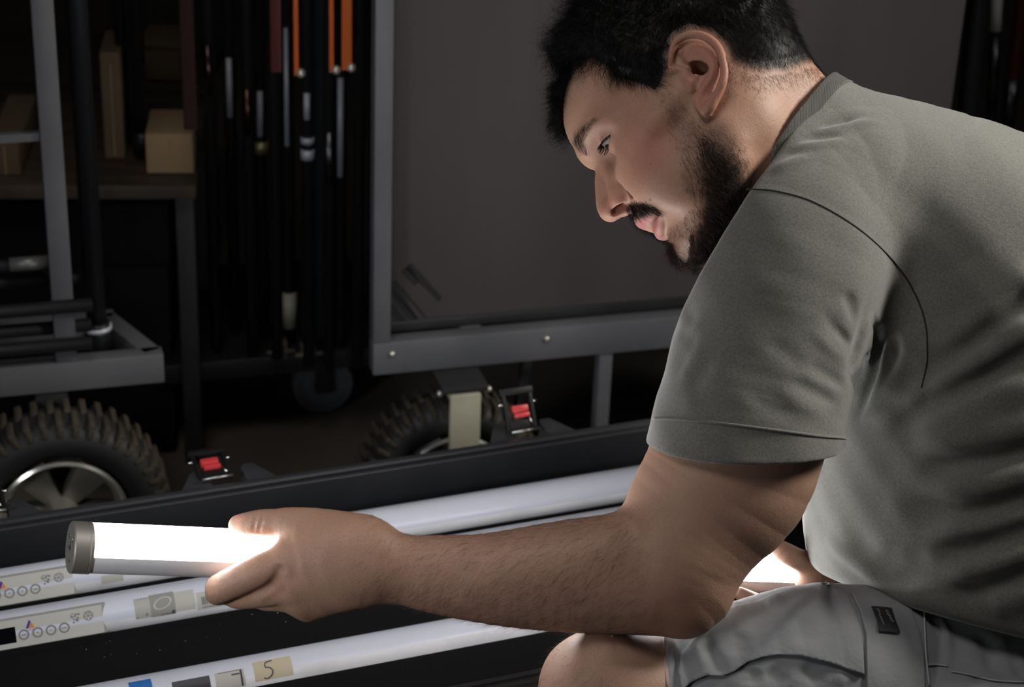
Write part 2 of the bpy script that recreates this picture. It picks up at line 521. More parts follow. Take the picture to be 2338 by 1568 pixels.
# ---- a light tube: diffuser over the top, housing underneath, steel caps, control panel, stickers
housem = mat('white_housing', (.78, .78, .80), .38)
noisy(housem, (.70, .70, .73), (.82, .82, .85), 18, 6, .3, .55)
difm = mat('tube_diffuser', (.66, .68, .77), .32, spec=.5, Coat_Weight=.25, Coat_Roughness=.12)
difm.node_tree.nodes['Principled BSDF'].inputs['Subsurface Weight'].default_value = 0.0
litm = mat('lit_diffuser', (.8, .8, .8), .3)
bsdf(litm).inputs['Emission Color'].default_value = (.97, .99, 1, 1)
bsdf(litm).inputs['Emission Strength'].default_value = 25
panelm = mat('control_panel', (.56, .55, .51), .55)
inkm = mat('grey_ink', (.25, .25, .245), .7); inkd = mat('dark_ink', (.05, .05, .05), .6)
scrm = mat('display_glass', (.004, .004, .006), .08)
def sector(o, ax, e0, e1, L, r, t0, t1, n=40, m=2, th=None):
    """part of a cylinder wall; e0,e1 orthonormal, angles t0..t1 (deg)"""
    V = []; ts = np.radians(np.linspace(t0, t1, n))
    for l in np.linspace(0, L, m):
        for t in ts:
            V.append(o + ax * l + r * (math.cos(t) * e0 + math.sin(t) * e1))
    if th is not None:
        for l in np.linspace(0, L, m):
            for t in ts:
                V.append(o + ax * l + (r - th) * (math.cos(t) * e0 + math.sin(t) * e1))
    idx = np.arange(m * n).reshape(m, n)
    F = np.stack([idx[:-1, :-1], idx[1:, :-1], idx[1:, 1:], idx[:-1, 1:]], -1).reshape(-1, 4).tolist()
    if th is not None:
        k = m * n; F2 = [[a + k for a in f[::-1]] for f in F]; F += F2
        for i in range(m - 1):
            F.append([idx[i, 0], idx[i, 0] + k, idx[i + 1, 0] + k, idx[i + 1, 0]]); F.append([idx[i + 1, -1], idx[i + 1, -1] + k, idx[i, -1] + k, idx[i, -1]])
        for j in range(n - 1):
            F.append([idx[0, j + 1], idx[0, j + 1] + k, idx[0, j] + k, idx[0, j]]); F.append([idx[-1, j], idx[-1, j] + k, idx[-1, j + 1] + k, idx[-1, j + 1]])
    me = bpy.data.meshes.new('s'); me.from_pydata([tuple(v) for v in V], [], [[int(a) for a in f] for f in F]); me.update()
    bm_ = bmesh.new(); bm_.from_mesh(me); bmesh.ops.recalc_face_normals(bm_, faces=bm_.faces); bm_.to_mesh(me); bm_.free()
    return me
def build_tube(label, o, ax, L, dark, split, panel=None, stickers=(), group=None):
    """o: centre of the left end; ax: unit axis; split: (start, end) of the diffuser arc in degrees, 0 = toward camera, 90 = up"""
    up = Zx - ax * (Zx @ ax); up /= np.linalg.norm(up); fr = np.cross(up, ax); fr = fr if (fr @ (CAM - o)) > 0 else -fr
    t = thing('light_tube', label, 'light tube', o, group)
    r = TR * .965
    o1 = o + ax * .0165
    d_ = place('diffuser', sector(o1, ax, fr, up, L - .033, r, split[0], split[1], 48, 2, .002), litm if not dark else difm, t, label='glowing white diffuser' if not dark else None)
    d_.data.set_sharp_from_angle(angle=.6)
    h_ = place('housing', sector(o1, ax, fr, up, L - .033, r, split[1], split[0] + 360, 32, 2, .002), housem, t)
    h_.data.set_sharp_from_angle(angle=.6)
    for end, s in ((o, 1), (o + ax * L, -1)):
        mb = MB()
        mb.lathe(end, ax * s, [(0, 0), (0, TR - .0012), (.0010, TR), (.0125, TR), (.0130, TR - .0006), (.0135, TR), (.0160, TR), (.0170, TR - .0008), (.0170, 0)], 64)
        cap = mb.build('end_cap', steelb, t, angle=25)
        if s == 1 and not dark:
            hb = MB()
            for (x, y, q) in ((0, 0, .0026), (-.0055, .0085, .0014), (.008, .006, .0014), (-.006, -.0095, .0016), (.007, -.004, .0012), (.001, .004, .001)):
                c = end + fr * x * -1 + up * y
                hb.tube([c - ax * .0002, c + ax * .0015], q, 16)
            hb.build('screw_hole', mat('hole_dark', (.004, .004, .004), .4), cap, smooth=True)
            hb = MB()
            for (x, y) in ((-.0042, .0098), (.0068, .0072), (-.0046, -.0084), (.0014, .0012)):
                c = end + fr * x * -1 + up * y
                hb.tube([c - ax * .0003, c + ax * .0010], .0006, 10)
            hb.build('screw', chrome, cap, smooth=True)
    if panel:
        a0, a1, elev = panel
        e = math.radians(elev); n = fr * math.cos(e) + up * math.sin(e); v = -fr * math.sin(e) + up * math.cos(e)
        mb = MB(); H = .0140; zt = .0206
        p = o
        Vp = []
        # block with a chamfered right end, following the tube underneath
        for (a, z, h) in ((a0, .012, H + .0015), (a0, zt, H), (a1 - .004, zt, H), (a1, .0165, H + .0008)):
            for s in (-1, 1): Vp.append(mb.bm.verts.new(p + ax * a + n * z + v * s * h))
        b0 = [mb.bm.verts.new(p + ax * a + n * .010 + v * s * (H + .002)) for a in (a0, a1) for s in (-1, 1)]
        fs = [(Vp[0], Vp[1], Vp[3], Vp[2]), (Vp[2], Vp[3], Vp[5], Vp[4]), (Vp[4], Vp[5], Vp[7], Vp[6]), (Vp[6], Vp[7], b0[3], b0[2]), (b0[0], b0[1], Vp[1], Vp[0]), (b0[0], b0[2], b0[3], b0[1]),
              (Vp[0], Vp[2], Vp[4], Vp[6], b0[2], b0[0]), (Vp[1], b0[1], b0[3], Vp[7], Vp[5], Vp[3])]
        for f in fs: mb.bm.faces.new(f)
        pan = mb.build('control_panel', panelm, t)
        def fp(x, y, z=0):           # panel coordinates: x mm from its right end, y mm up
            return p + ax * (a1 - .004 + x / 1000) + v * (y / 1000) + n * (zt + z / 1000)
        def ring(mb, x, y, r0, r1, z=.0, n_=28, hgt=.25):
            for k in range(n_):
                t0, t1 = 2 * PI * k / n_, 2 * PI * (k + 1) / n_
                q = [fp(x + r_ * math.cos(tt), y + r_ * math.sin(tt), z + hgt) for r_, tt in ((r0, t0), (r1, t0), (r1, t1), (r0, t1))]
                mb.bm.faces.new([mb.bm.verts.new(w) for w in q])
        rr = random.Random(3)
        for i, x in enumerate((-78, -64.5, -51.5, -38.5)):
            mb = MB(); ring(mb, x, -2.6, 3.6, 5.3)
            for k in range(3 if i in (0, 3) else 1):
                cx = x + (k - 1) * 1.6 if i in (0, 3) else x
                q = [fp(cx + dx, -2.6 + dy, .25) for dx, dy in ((-.7, -.6), (.7, -.6), (.7, .6), (-.7, .6))]
                mb.bm.faces.new([mb.bm.verts.new(w) for w in q])
            mb.build('button', inkm, pan)
        mb = MB(); ring(mb, -14, 5.2, .0, 1.3, n_=12); ring(mb, -14, 5.2, 3.9, 4.9); 
        for k in range(6): ring(mb, -14 + 2.8 * math.cos(k * PI / 3), 5.2 + 2.8 * math.sin(k * PI / 3), 0.01, .9, n_=8)
        mb.build('speaker_grille', inkm, pan)
        mb = MB()
        for _ in range(22):
            x, y = -27 + rr.uniform(-4.2, 4.2), 5.4 + rr.uniform(-4.6, 4.2)
            s = rr.uniform(.4, 1.3); q = [fp(x + dx * s, y + dy * s, .25) for dx, dy in ((-1, -.5), (.8, -.8), (1, .6), (-.6, .8))]
            mb.bm.faces.new([mb.bm.verts.new(w) for w in q])
        mb.build('warning_icon', inkm, pan)
        def poly(name, pts, m, z=.3):
            mb = MB(); mb.bm.faces.new([mb.bm.verts.new(fp(x, y, z)) for x, y in pts]); mb.build(name, m, pan)
        poly('logo_stroke', [(-75.5, 3.0), (-72.8, 3.0), (-69.8, 9.2), (-71.6, 11.2)], bpy.data.materials.get('violet_ink') or mat('violet_ink', (.06, .04, .30), .5))
        poly('logo_triangle', [(-72.4, 3.0), (-66.8, 3.0), (-69.6, 8.6)], bpy.data.materials.get('orange_ink') or mat('orange_ink', (.85, .25, .03), .5))
        tx = bpy.data.curves.new('logo_text', 'FONT'); tx.body = 'ASTERA'; tx.size = .0030; tx.align_x = 'CENTER'
        to = bpy.data.objects.new('tmp_text', tx); COL.objects.link(to)
        bpy.context.view_layer.update()
        me = bpy.data.meshes.new_from_object(to.evaluated_get(bpy.context.evaluated_depsgraph_get())); bpy.data.objects.remove(to)
        M = Matrix(((ax[0], v[0], n[0], 0), (ax[1], v[1], n[1], 0), (ax[2], v[2], n[2], 0), (0, 0, 0, 1)))
        me.transform(Matrix.Translation(Vector(fp(-70.8, .1, .3))) @ M)
        place('logo_text', me, inkm, pan, smooth=False)
        mb = MB(); mb.box(fp(-108, -1.0), ax, v, n, (-.016, .0225), (-.0078, .0078), (-.0002, .0003)); mb.build('display', scrm, pan)
    for k, (nm, a0, a1, t0, t1, m, extra) in enumerate(stickers):
        s = place(nm, sector(o + ax * a0, ax, fr, up, a1 - a0, r + .0004, t0, t1, 14, 2), m, t)
        if extra: extra(s, lambda a, tt, h=.0006: o + ax * (a0 + a) + (r + h) * (math.cos(math.radians(tt)) * fr + math.sin(math.radians(tt)) * up), a1 - a0, t0, t1)
    return t
def quad_strip(parent, name, P, quads, m):
    """marks printed on a sticker: list of (a0,a1,t0,t1) on its surface"""
    mb = MB()
    for a0, a1, t0, t1 in quads:
        n = max(1, int(abs(t1 - t0) / 6))
        for k in range(n):
            u0, u1 = t0 + (t1 - t0) * k / n, t0 + (t1 - t0) * (k + 1) / n
            mb.bm.faces.new([mb.bm.verts.new(P(a, u)) for a, u in ((a0, u0), (a1, u0), (a1, u1), (a0, u1))])
    return mb.build(name, m, parent)
def barcode(s, P, L, t0, t1):
    rr = random.Random(5); q = []; a = .005
    while a < L - .004:
        w = rr.choice((.0003, .0005, .0008)); q.append((a, a + w, t0 + 14, t1 - 14)); a += w + rr.choice((.0004, .0007, .0009))
    q += [(.011, .016, t1 - 9, t1 - 6)]; q += [(.006 + i * .0019, .0072 + i * .0019, t0 + 5, t0 + 8) for i in range(int((L - .012) / .0019))]
    quad_strip(s, 'barcode', P, q, inkd)
def oval(s, P, L, t0, t1):
    q = []; c, h = L / 2, (t0 + t1) / 2
    mb = MB(); n = 32
    for k in range(n):
        u0, u1 = 2 * PI * k / n, 2 * PI * (k + 1) / n
        mb.bm.faces.new([mb.bm.verts.new(P(c + .0095 * f * math.cos(u), h + 4 + 17 * f * math.sin(u + .35))) for f, u in ((.8, u0), (1, u0), (1, u1), (.8, u1))])
    mb.build('oval_print', bpy.data.materials['pale_paper'], s)
    quad_strip(s, 'small_print', P, [(.010 + i * .002, .0113 + i * .002, t0 + 3, t0 + 6) for i in range(6)] + [(L - .004, L - .001, t0 + 2, t0 + 12)], inkd)
def five(s, P, L, t0, t1):
    pts = [(.017, 78), (.0105, 74), (.0098, 62), (.0135, 60), (.0160, 51), (.0145, 40), (.0100, 33), (.0070, 36)]
    c = (t0 + t1) / 2 - 56
    mb = MB(); w = [P(a + .002, t + c, .0009) for a, t in [tuple(x) for x in catmull(np.array(pts), 5)]]
    mb.tube(w, .00055, 6); mb.build('numeral', mat('pencil', (.08, .08, .075), .8), s, smooth=True)
papm = mat('pale_paper', (.50, .49, .44), .7); greyp = mat('grey_print', (.30, .30, .28), .7); tapem = mat('masking_tape', (.55, .48, .34), .8)
bluem = mat('blue_tape', (.02, .16, .50), .6); clearm = mat('clear_sticker', (.44, .43, .40), .5)
def tube_a(px, py, z):
    return (on_plane(px, py, z) - C0) @ Ax
# far tube, behind the held one
AL = tube_a(-400, 1406, .302)
o1 = cs(AL, T1, .302); sh = lambda px, py, z=.302: tube_a(px, py, z) - AL
build_tube('unlit white light tube in the case, farthest of three and right behind the glowing tube', o1, Ax, 1.035, True, (12, 192), (.08, sh(170, 1318), 24),
           [('sticker', sh(222, 1305), sh(272, 1297), -2, 22, papm, None)])
AL2 = tube_a(-400, 1512, .302)
o2 = cs(AL2, T2, .302); sh2 = lambda px, py, z=.302: tube_a(px, py, z) - AL2
build_tube('unlit white light tube in the case, middle one, with a barcode under the fingers', o2, Ax, 1.035, True, (12, 192), (.08, sh2(238, 1405), 24),
           [('sticker', sh2(302, 1395), sh2(337, 1388), 4, 62, clearm, lambda s, P, L, a, b: quad_strip(s, 'small_print', P, [(.004 + .003 * i, .0055 + .003 * i, b - 5, b - 2) for i in range(4)] + [(.010, .013, a + 6, a + 14), (.001, .003, a + 3, a + 7)], inkm)),
            ('sticker', sh2(337, 1388), sh2(393, 1378), 2, 66, greyp, oval),
            ('sticker', sh2(393, 1378), sh2(437, 1370), 6, 62, papm, None),
            ('sticker', sh2(441, 1369), sh2(508, 1357), 0, 50, papm, barcode)])
AL3 = tube_a(-400, 1714, .290)
o3 = cs(AL3, T3, .290); sh3 = lambda px, py, z=.290: tube_a(px, py, z) - AL3
build_tube('unlit white light tube in the case, nearest one, with a masking tape tag reading 5', o3, Ax, 1.035, True, (40, 220), None,
           [('sticker', sh3(290, 1587), sh3(341, 1578), 45, 84, bluem, None),
            ('sticker', sh3(385, 1572), sh3(470, 1557), 22, 60, mat('dark_sticker', (.05, .05, .06), .4), None),
            ('sticker', sh3(482, 1555), sh3(548, 1544), 15, 62, papm, lambda s, P, L, a, b: quad_strip(s, 'small_print', P, [(.003, L - .002, b - 3, b - 1.5), (L - .004, L - .002, a + 2, b - 3), (.016, .024, b - 14, b - 10)], inkd)),
            ('sticker', sh3(570, 1540), sh3(657, 1526), 20, 74, tapem, five)])
# the glowing tube in his hands
oh = c2w(pc(160, 1249, 1.622)); eh = c2w(pc(1825, 1312, 1.884)); axh = eh - oh; Lh = np.linalg.norm(axh); axh /= Lh
build_tube('glowing white light tube with brushed steel end cap, held in both hands', oh, axh, Lh, False, (9, 189))
# ------------------------------------------------------------------ the warehouse behind
floorm = mat('concrete', (.10, .085, .07), .8); noisy(floorm, (.050, .041, .033), (.105, .086, .068), 1.6, 7, .3, .7)
wallm = mat('dark_wall', (.012, .012, .013), .9)
def structure(name, mb, m):
    o = mb.build(name, m); o['kind'] = 'structure'; return o
structure('floor', MB().box((0, 0, 0), (1, 0, 0), (0, 1, 0), (0, 0, 1), (-4, 4.5), (-1.5, 7.5), (-.05, 0)), floorm)
structure('wall_back', MB().box((0, 0, 0), (1, 0, 0), (0, 1, 0), (0, 0, 1), (-4, 4.5), (7.5, 7.6), (0, 4)), wallm)
structure('wall_left', MB().box((0, 0, 0), (1, 0, 0), (0, 1, 0), (0, 0, 1), (-4.1, -4), (-1.5, 7.6), (0, 4)), wallm)
structure('wall_right', MB().box((0, 0, 0), (1, 0, 0), (0, 1, 0), (0, 0, 1), (4.5, 4.6), (-1.5, 7.6), (0, 4)), wallm)
KA = math.radians(16.7)
Kx, Ky = np.array([math.cos(KA), math.sin(KA), 0]), np.array([-math.sin(KA), math.cos(KA), 0])
greym = mat('grey_paint', (.17, .175, .19), .50, spec=.4); noisy(greym, (.070, .073, .081), (.104, .107, .117), 7, 6, .35, .7); bump(greym, 90, .12, .001, 3)
blkpole = mat('black_pole', (.010, .011, .013), .38, spec=.4)
chr2 = mat('chrome_highlight_grey', (.42, .44, .50), .4, metal=.2)  # chrome's bright highlight put into a pale, barely metallic grey
orange = mat('orange_paint', (.62, .12, .018), .5)
dorange = mat('dark_red_paint', (.08, .012, .008), .55)
rubber = mat('tyre_rubber', (.045, .038, .030), .75); noisy(rubber, (.022, .019, .015), (.065, .050, .034), 14, 5, .3, .7)
lipm = mat('rim_lip', (.75, .74, .70), .22, metal=.9)
sidem = mat('tyre_sidewall', (.014, .015, .016), .6)
rimm = mat('wheel_rim', (.36, .35, .30), .42, metal=.6)
beige = mat('beige_paint', (.42, .40, .31), .5); noisy(beige, (.26, .25, .19), (.36, .345, .27), 10, 5)
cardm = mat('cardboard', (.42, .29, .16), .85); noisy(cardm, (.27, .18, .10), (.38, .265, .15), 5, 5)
woodm = mat('plywood', (.22, .16, .10), .7); noisy(woodm, (.040, .028, .019), (.07, .05, .034), 6, 6, stretch=(1, 8, 8))
# left cart -------------------------------------------------------
RZ = .298
L0 = on_plane(375, 841, RZ)                      # right front corner of the left cart's bottom rail (centre line)
def lc(a, b, z): return L0 + Kx * a + Ky * b + Zx * (z - RZ)
cartL = thing('cart', 'grey steel cart with big pneumatic tyre and black pipes, at the left', 'cart', lc(-.5, .3, 0) * [1, 1, 0])
mb = MB()
_q = on_plane(262, 722, RZ + .02) - L0; qa, qb = _q @ Kx, _q @ Ky
mb.box(lc(0, 0, RZ), Kx, Ky, Zx, (-1.05, 0), (0, .025), (-.020, .020), .002)
mb.box(lc(0, qb, RZ), Kx, Ky, Zx, (-1.05, qa), (0, .025), (-.020, .020), .002)
mb.box(lc(-1.05, 0, RZ), Kx, Ky, Zx, (0, .0275), (.025, qb), (-.020, .020), .002)
mb.bar(lc(-.012, .012, RZ), lc(qa - .012, qb + .012, RZ), .025, .040, bev=.002)
mb.build('bottom_frame', greym, cartL)
ap = (on_plane(150, 812, RZ + .02) - L0) @ Kx
def postw(nm, a, b, h, par, fn, w=.026):
    MB().box(fn(a, b, RZ + .02), Kx, Ky, Zx, (-w / 2, w / 2), (0, .025), (0, h), .002).build(nm, greym, par)
postw('post', ap, .0005, 1.25, cartL, lc); postw('post', -1.03, .0005, 1.25, cartL, lc); postw('post', ap - .3, qb, 1.25, cartL, lc)
ym = RZ
_d = pw(50, 320, 1) - CAM; zr = (CAM + _d * (((L0 - CAM) @ Ky) / (_d @ Ky)))[2]
MB().bar(lc(-1.03, .012, zr), lc(ap, .012, zr), .010, .010).build('rail', greym, cartL)
def wheel(par, c, R, w, axis, m_rim=rimm, spokes=5, lugs=42):
    """pneumatic wheel: treaded tyre, pressed rim, hub"""
    axis = np.array(axis, float); axis /= np.linalg.norm(axis)
    mb = MB()
    mb.lathe(c, axis, [(-w * .30, R * .60), (-w * .47, R * .70), (-w * .5, R * .80), (-w * .42, R * .91), (-w * .25, R * .965), (0, R * .98), (w * .25, R * .965), (w * .42, R * .91), (w * .5, R * .80), (w * .47, R * .70), (w * .30, R * .60)], 64, closed=True)
    ty = mb.build('tyre', sidem, par, angle=40)
    mb = MB()
    u = np.cross(axis, Zx); u /= np.linalg.norm(u); v = np.cross(axis, u)
    for k in range(lugs):
        t = 2 * PI * k / lugs; d = math.cos(t) * u + math.sin(t) * v; s = np.cross(axis, d)
        for sg in (-1, 1):
            o = c + d * R * .93 + axis * sg * w * .22 + s * sg * R * .045
            mb.box(o, s, axis, d, (-R * .030, R * .030), (-w * .24, w * .24), (0, R * .070), .0015)
            o = c + d * R * .85 + axis * sg * w * .43 + s * sg * R * .035
            mb.box(o, s, axis, d, (-R * .026, R * .026), (-w * .06, w * .06), (0, R * .105), .0015)
    mb.build('tread', rubber, ty, angle=40)
    mb = MB()
    mb.lathe(c, axis, [(-w * .40, R * .585), (-w * .44, R * .60), (-w * .44, R * .57), (-w * .30, R * .50), (-w * .20, R * .49), (w * .20, R * .49), (w * .30, R * .50), (w * .44, R * .57), (w * .44, R * .60), (w * .40, R * .61)], 64, closed=False)
    for k in range(spokes):
        t = 2 * PI * k / spokes + PI / 2 + .07; d = math.cos(t) * u + math.sin(t) * v; s = np.cross(axis, d)
        mb.prism(c, d, s, axis, [(R * .10, -R * .07), (R * .52, -R * .17), (R * .52, R * .17), (R * .10, R * .07)], (-w * .16, w * .16), .002)
    mb.lathe(c, axis, [(-w * .5, 0), (-w * .5, R * .11), (-w * .25, R * .15), (w * .25, R * .15), (w * .5, R * .11), (w * .5, 0)], 32)
    rimo = mb.build('wheel_rim', m_rim, par)
    mb = MB(); mb.lathe(c, axis, [(-w * .46, R * .555), (-w * .50, R * .575), (-w * .47, R * .60), (-w * .42, R * .575)], 64, closed=True)
    mb.build('rim_lip', lipm, rimo, label='bright metal rim lip')
wc = on_plane(145, 1196, .136)
wheel(cartL, wc + Ky * .045, .136, .075, Ky)
MB().box(wc, Kx, Ky, Zx, (-.02, .02), (.086, .092), (-.02, .140), .002).build('axle_bracket', mat('dark_steel', (.010, .010, .011), .7), cartL)
# black pipes lying on the cart, and upright poles in it
def pole(name, label, pts, r, m, parts=(), cat='pole', group=None, n=16):
    t = thing(name, label, cat, np.array(pts[-1], float), group)
    MB().tube(pts, r, n).build('shaft', m, t, smooth=True)
    for nm, p, q, rr, mm in parts:
        fo = np.array([0, -.006, .001]) if rr < .006 else 0  # slim sections sit before the shaft as modelled highlight streaks
        MB().tube([p + fo, q + fo], rr, n).build(nm, mm, t, smooth=True)
    return t
pipem = mat('pipe_black', (.008, .008, .009), .55, spec=.2)
k = 0
for (py, dz, bb) in ((606, .0, .10), (645, 0, .12), (712, 0, .08), (758, 0, .12), (800, 0, .10)):
    d = w2c(lc(-.3, bb, RZ + .2))[2]
    p = pw(0, py, d); z = p[2]
    a_ = (p - L0) @ Kx; b_ = (p - L0) @ Ky
    q0, q1 = lc(a_ - .8, b_, z), lc(a_ + (.056 if k == 0 else .11), b_, z)
    ords = ('topmost', 'second from the top', 'middle', 'second from the bottom', 'bottom')
    pole('pipe', 'black metal pipe lying in the left cart, %s of its stack' % ords[k], [q1, q0], .0085, pipem, [('end_highlight', q1 - Kx * .045, q1 + Kx * .002, .0088, mat('dull_highlight', (.22, .22, .21), .4, metal=.5))] if k == 0 else [], 'pipe', 'pipes lying in the left cart')  # pale sleeve imitates the faint highlight on the top pipe
    k += 1
def vert_at(px, py, d, z0, z1, lean=0.0):
    """upright line through the point seen at px,py, depth d"""
    p = pw(px, py, d)
    return [p + (z1 - p[2]) * np.array([lean, 0, 1]), p + (z0 - p[2]) * np.array([lean, 0, 1])]
# pole in the left cart with clamp, and hanging hooks
def upole(name, label, px, py, d, z0, z1, r, m, parts=(), group=None, cat='pole', lean=0.0):
    top, bot = vert_at(px, py, d, z0, z1, lean)
    ax = (top - bot) / np.linalg.norm(top - bot)
    ps = []
    for nm, ya, yb, rr, mm in parts:            # part between two image heights
        def at(y):
            lo, hi = 0.0, float(np.linalg.norm(top - bot))
            for _ in range(40):
                mid = (lo + hi) / 2
                if proj(w2c(bot + ax * mid))[1] > y: lo = mid
                else: hi = mid
            return bot + ax * lo
        ps.append((nm, at(ya), at(yb), rr, mm))
    return pole(name, label, [top, bot], r, m, ps, cat, group)
upole('pole', 'thick black pole with a steel clamp standing in the left cart', 222, 760, 2.50, .32, 1.6, .0125, blkpole, [('clamp', 735, 805, .0165, blkpole), ('bolt', 742, 750, .019, chr2)], 'black poles around the left cart')
upole('pole', 'thin black pole just right of the left cart post', 192, 500, 2.62, .3205, 1.6, .006, blkpole, (), 'black poles around the left cart')
upole('pole', 'black pole with rounded lower end over the cardboard box, nearer the cart', 281, 200, 2.75, .475, 1.7, .008, blkpole, [('tip', 290, 300, .010, blkpole)], 'black poles around the left cart')
upole('pole', 'black pole with hook hanging in front of the cardboard box', 318, 200, 2.72, .445, 1.7, .0095, blkpole, [('tip', 300, 345, .013, blkpole)], 'black poles around the left cart')
# low shelf with cardboard boxes
SHZ = .44
s0, s1 = on_plane(-60, 424, SHZ), on_plane(447, 424, SHZ)
sx = s1 - s0; SL = np.linalg.norm(sx); sx /= SL; sy = np.cross(Zx, sx)
shelf = thing('low_shelf', 'low brown wooden shelf behind the left cart, with cardboard on it', 'shelf', s0 * [1, 1, 0])
MB().box(s0, sx, sy, Zx, (-.3, SL), (0, .34), (-.02, 0), .002).build('board', woodm, shelf)
for a in (-.27, SL - .03):
    for b in (.02, .30):
        MB().box(s0, sx, sy, Zx, (a, a + .025), (b, b + .025), (-SHZ, -.02), .001).build('leg', mat('shelf_steel', (.03, .03, .032), .6) if 'shelf_steel' not in bpy.data.materials else bpy.data.materials['shelf_steel'], shelf)
tk = thing('shade_filler', 'added black box filling the dark space under the low shelf', 'shade_filler', s0 * [1, 1, 0] + sx * .3 + sy * .04)  # added box, keeps the space under the shelf black
tb = s0 * [1, 1, 0]
MB().box(tb, sx, sy, Zx, (-.2, SL - .045), (.05, .29), (.001, .30), .006).build('body', foamm, tk)
MB().box(tb, sx, sy, Zx, (-.205, SL - .040), (.048, .295), (.301, .395), .006).build('lid', foamm, tk)
card_shade = mat('shaded_cardboard', (.13, .09, .05), .85); noisy(card_shade, (.10, .068, .038), (.16, .11, .065), 5, 5)  # same cardboard with shade put into its colour, for the dim boxes
def carton(label, px0, px1, py, ptop, dpt, back, rot=0.0, group='cardboard boxes on the low shelf'):
    p0, p1 = on_plane(px0, py, SHZ + .001), on_plane(px1, py, SHZ + .001)
    x = p1 - p0; w = np.linalg.norm(x); x /= w; y = np.cross(Zx, x)
    dd = w2c(p0)[2]; h = (py - ptop) / FPX * dd / math.cos(PITCH)
    t = thing('cardboard_box', label, 'cardboard box', p0, group)
    MB().box(p0, x, y, Zx, (0, w), (0, dpt), (0, h), .002).build('carton', cardm if back else card_shade, t)
    MB().box(p0, x, y, Zx, (w * .47, w * .53), (-.0008, .0008), (h * .02, h * .9)).build('tape', mat('parcel_tape', (.30, .20, .10), .35) if 'parcel_tape' not in bpy.data.materials else bpy.data.materials['parcel_tape'], t)
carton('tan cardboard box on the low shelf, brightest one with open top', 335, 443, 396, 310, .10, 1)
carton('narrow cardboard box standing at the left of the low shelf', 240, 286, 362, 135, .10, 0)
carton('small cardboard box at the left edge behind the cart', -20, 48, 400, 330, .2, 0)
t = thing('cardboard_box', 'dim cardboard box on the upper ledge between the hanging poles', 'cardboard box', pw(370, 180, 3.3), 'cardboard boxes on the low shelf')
MB().box(pw(327, 181, 3.3), (1, 0, 0), (0, 1, 0), (0, 0, 1), (0, .063), (0, .1), (0, .062), .002).build('carton', card_shade, t)
MB().box(pw(327, 181, 3.3), (1, 0, 0), (0, 1, 0), (0, 0, 1), (-.006, .069), (-.004, .104), (.055, .063), .001).build('lid', card_shade, t)
t = thing('upper_ledge', 'dark ledge board carrying the dim upper cardboard box', 'shelf', pw(250, 190, 3.3) * [1, 1, 0])
MB().box(pw(250, 183, 3.3), (1, 0, 0), (0, 1, 0), (0, 0, 1), (-.5, .16), (-.004, .25), (-.02, -.0005), .001).build('board', mat('dark_board', (.03, .022, .015), .7), t)
for a in (-.5, .135): MB().box(pw(250, 183, 3.3) * [1, 1, 0], (1, 0, 0), (0, 1, 0), (0, 0, 1), (a, a + .02), (.1, .12), (0, pw(250, 183, 3.3)[2] - .02)).build('leg', bpy.data.materials['dark_board'], t)
# middle cart with stands ------------------------------------------
M0 = on_plane(735, 900, .06)
cartM = thing('stand_cart', 'dark rolling cart with small caster, carrying hanging stands between the grey carts', 'cart', M0 * [1, 1, 0])
def mc(a, b, z): return M0 * [1, 1, 0] + Kx * a + Ky * b + Zx * z
darkst = mat('dark_frame', (.012, .013, .015), .45)
MB().box(mc(0, 0, .12), Kx, Ky, Zx, (-.25, .10), (-.04, .30), (0, .03), .002).build('base', darkst, cartM)
MB().box(mc(0, 0, .15), Kx, Ky, Zx, (.07, .10), (-.02, .01), (0, 1.3), .002).build('post', darkst, cartM)
MB().box(mc(0, 0, 1.2), Kx, Ky, Zx, (-.30, .10), (-.035, -.02), (0, .03), .002).build('hanger_bar', darkst, cartM)
def caster(par, c, R, w, forkm, m_tire):
    mb = MB(); mb.lathe(c, Ky, [(-w / 2, R * .8), (-w / 2, R * .95), (-w * .35, R), (w * .35, R), (w / 2, R * .95), (w / 2, R * .8)], 40)
    mb.lathe(c, Ky, [(-w * .38, R * .30), (-w * .38, R * .82), (w * .38, R * .82), (w * .38, R * .30)], 40)
    return mb.build('caster', m_tire, par)
cc = on_plane(735, 871, .048)
cw = caster(cartM, cc, .047, .028, darkst, mat('caster_rubber', (.075, .08, .09), .5))
MB().lathe(cc, Ky, [(-.018, 0), (-.018, .012), (.018, .012), (.018, 0)], 24).box(cc, Kx, Ky, Zx, (-.014, .014), (.017, .020), (-.01, .074), .001).box(cc, Kx, Ky, Zx, (-.014, .014), (-.020, -.017), (-.01, .074), .001).build('fork', darkst, cw)
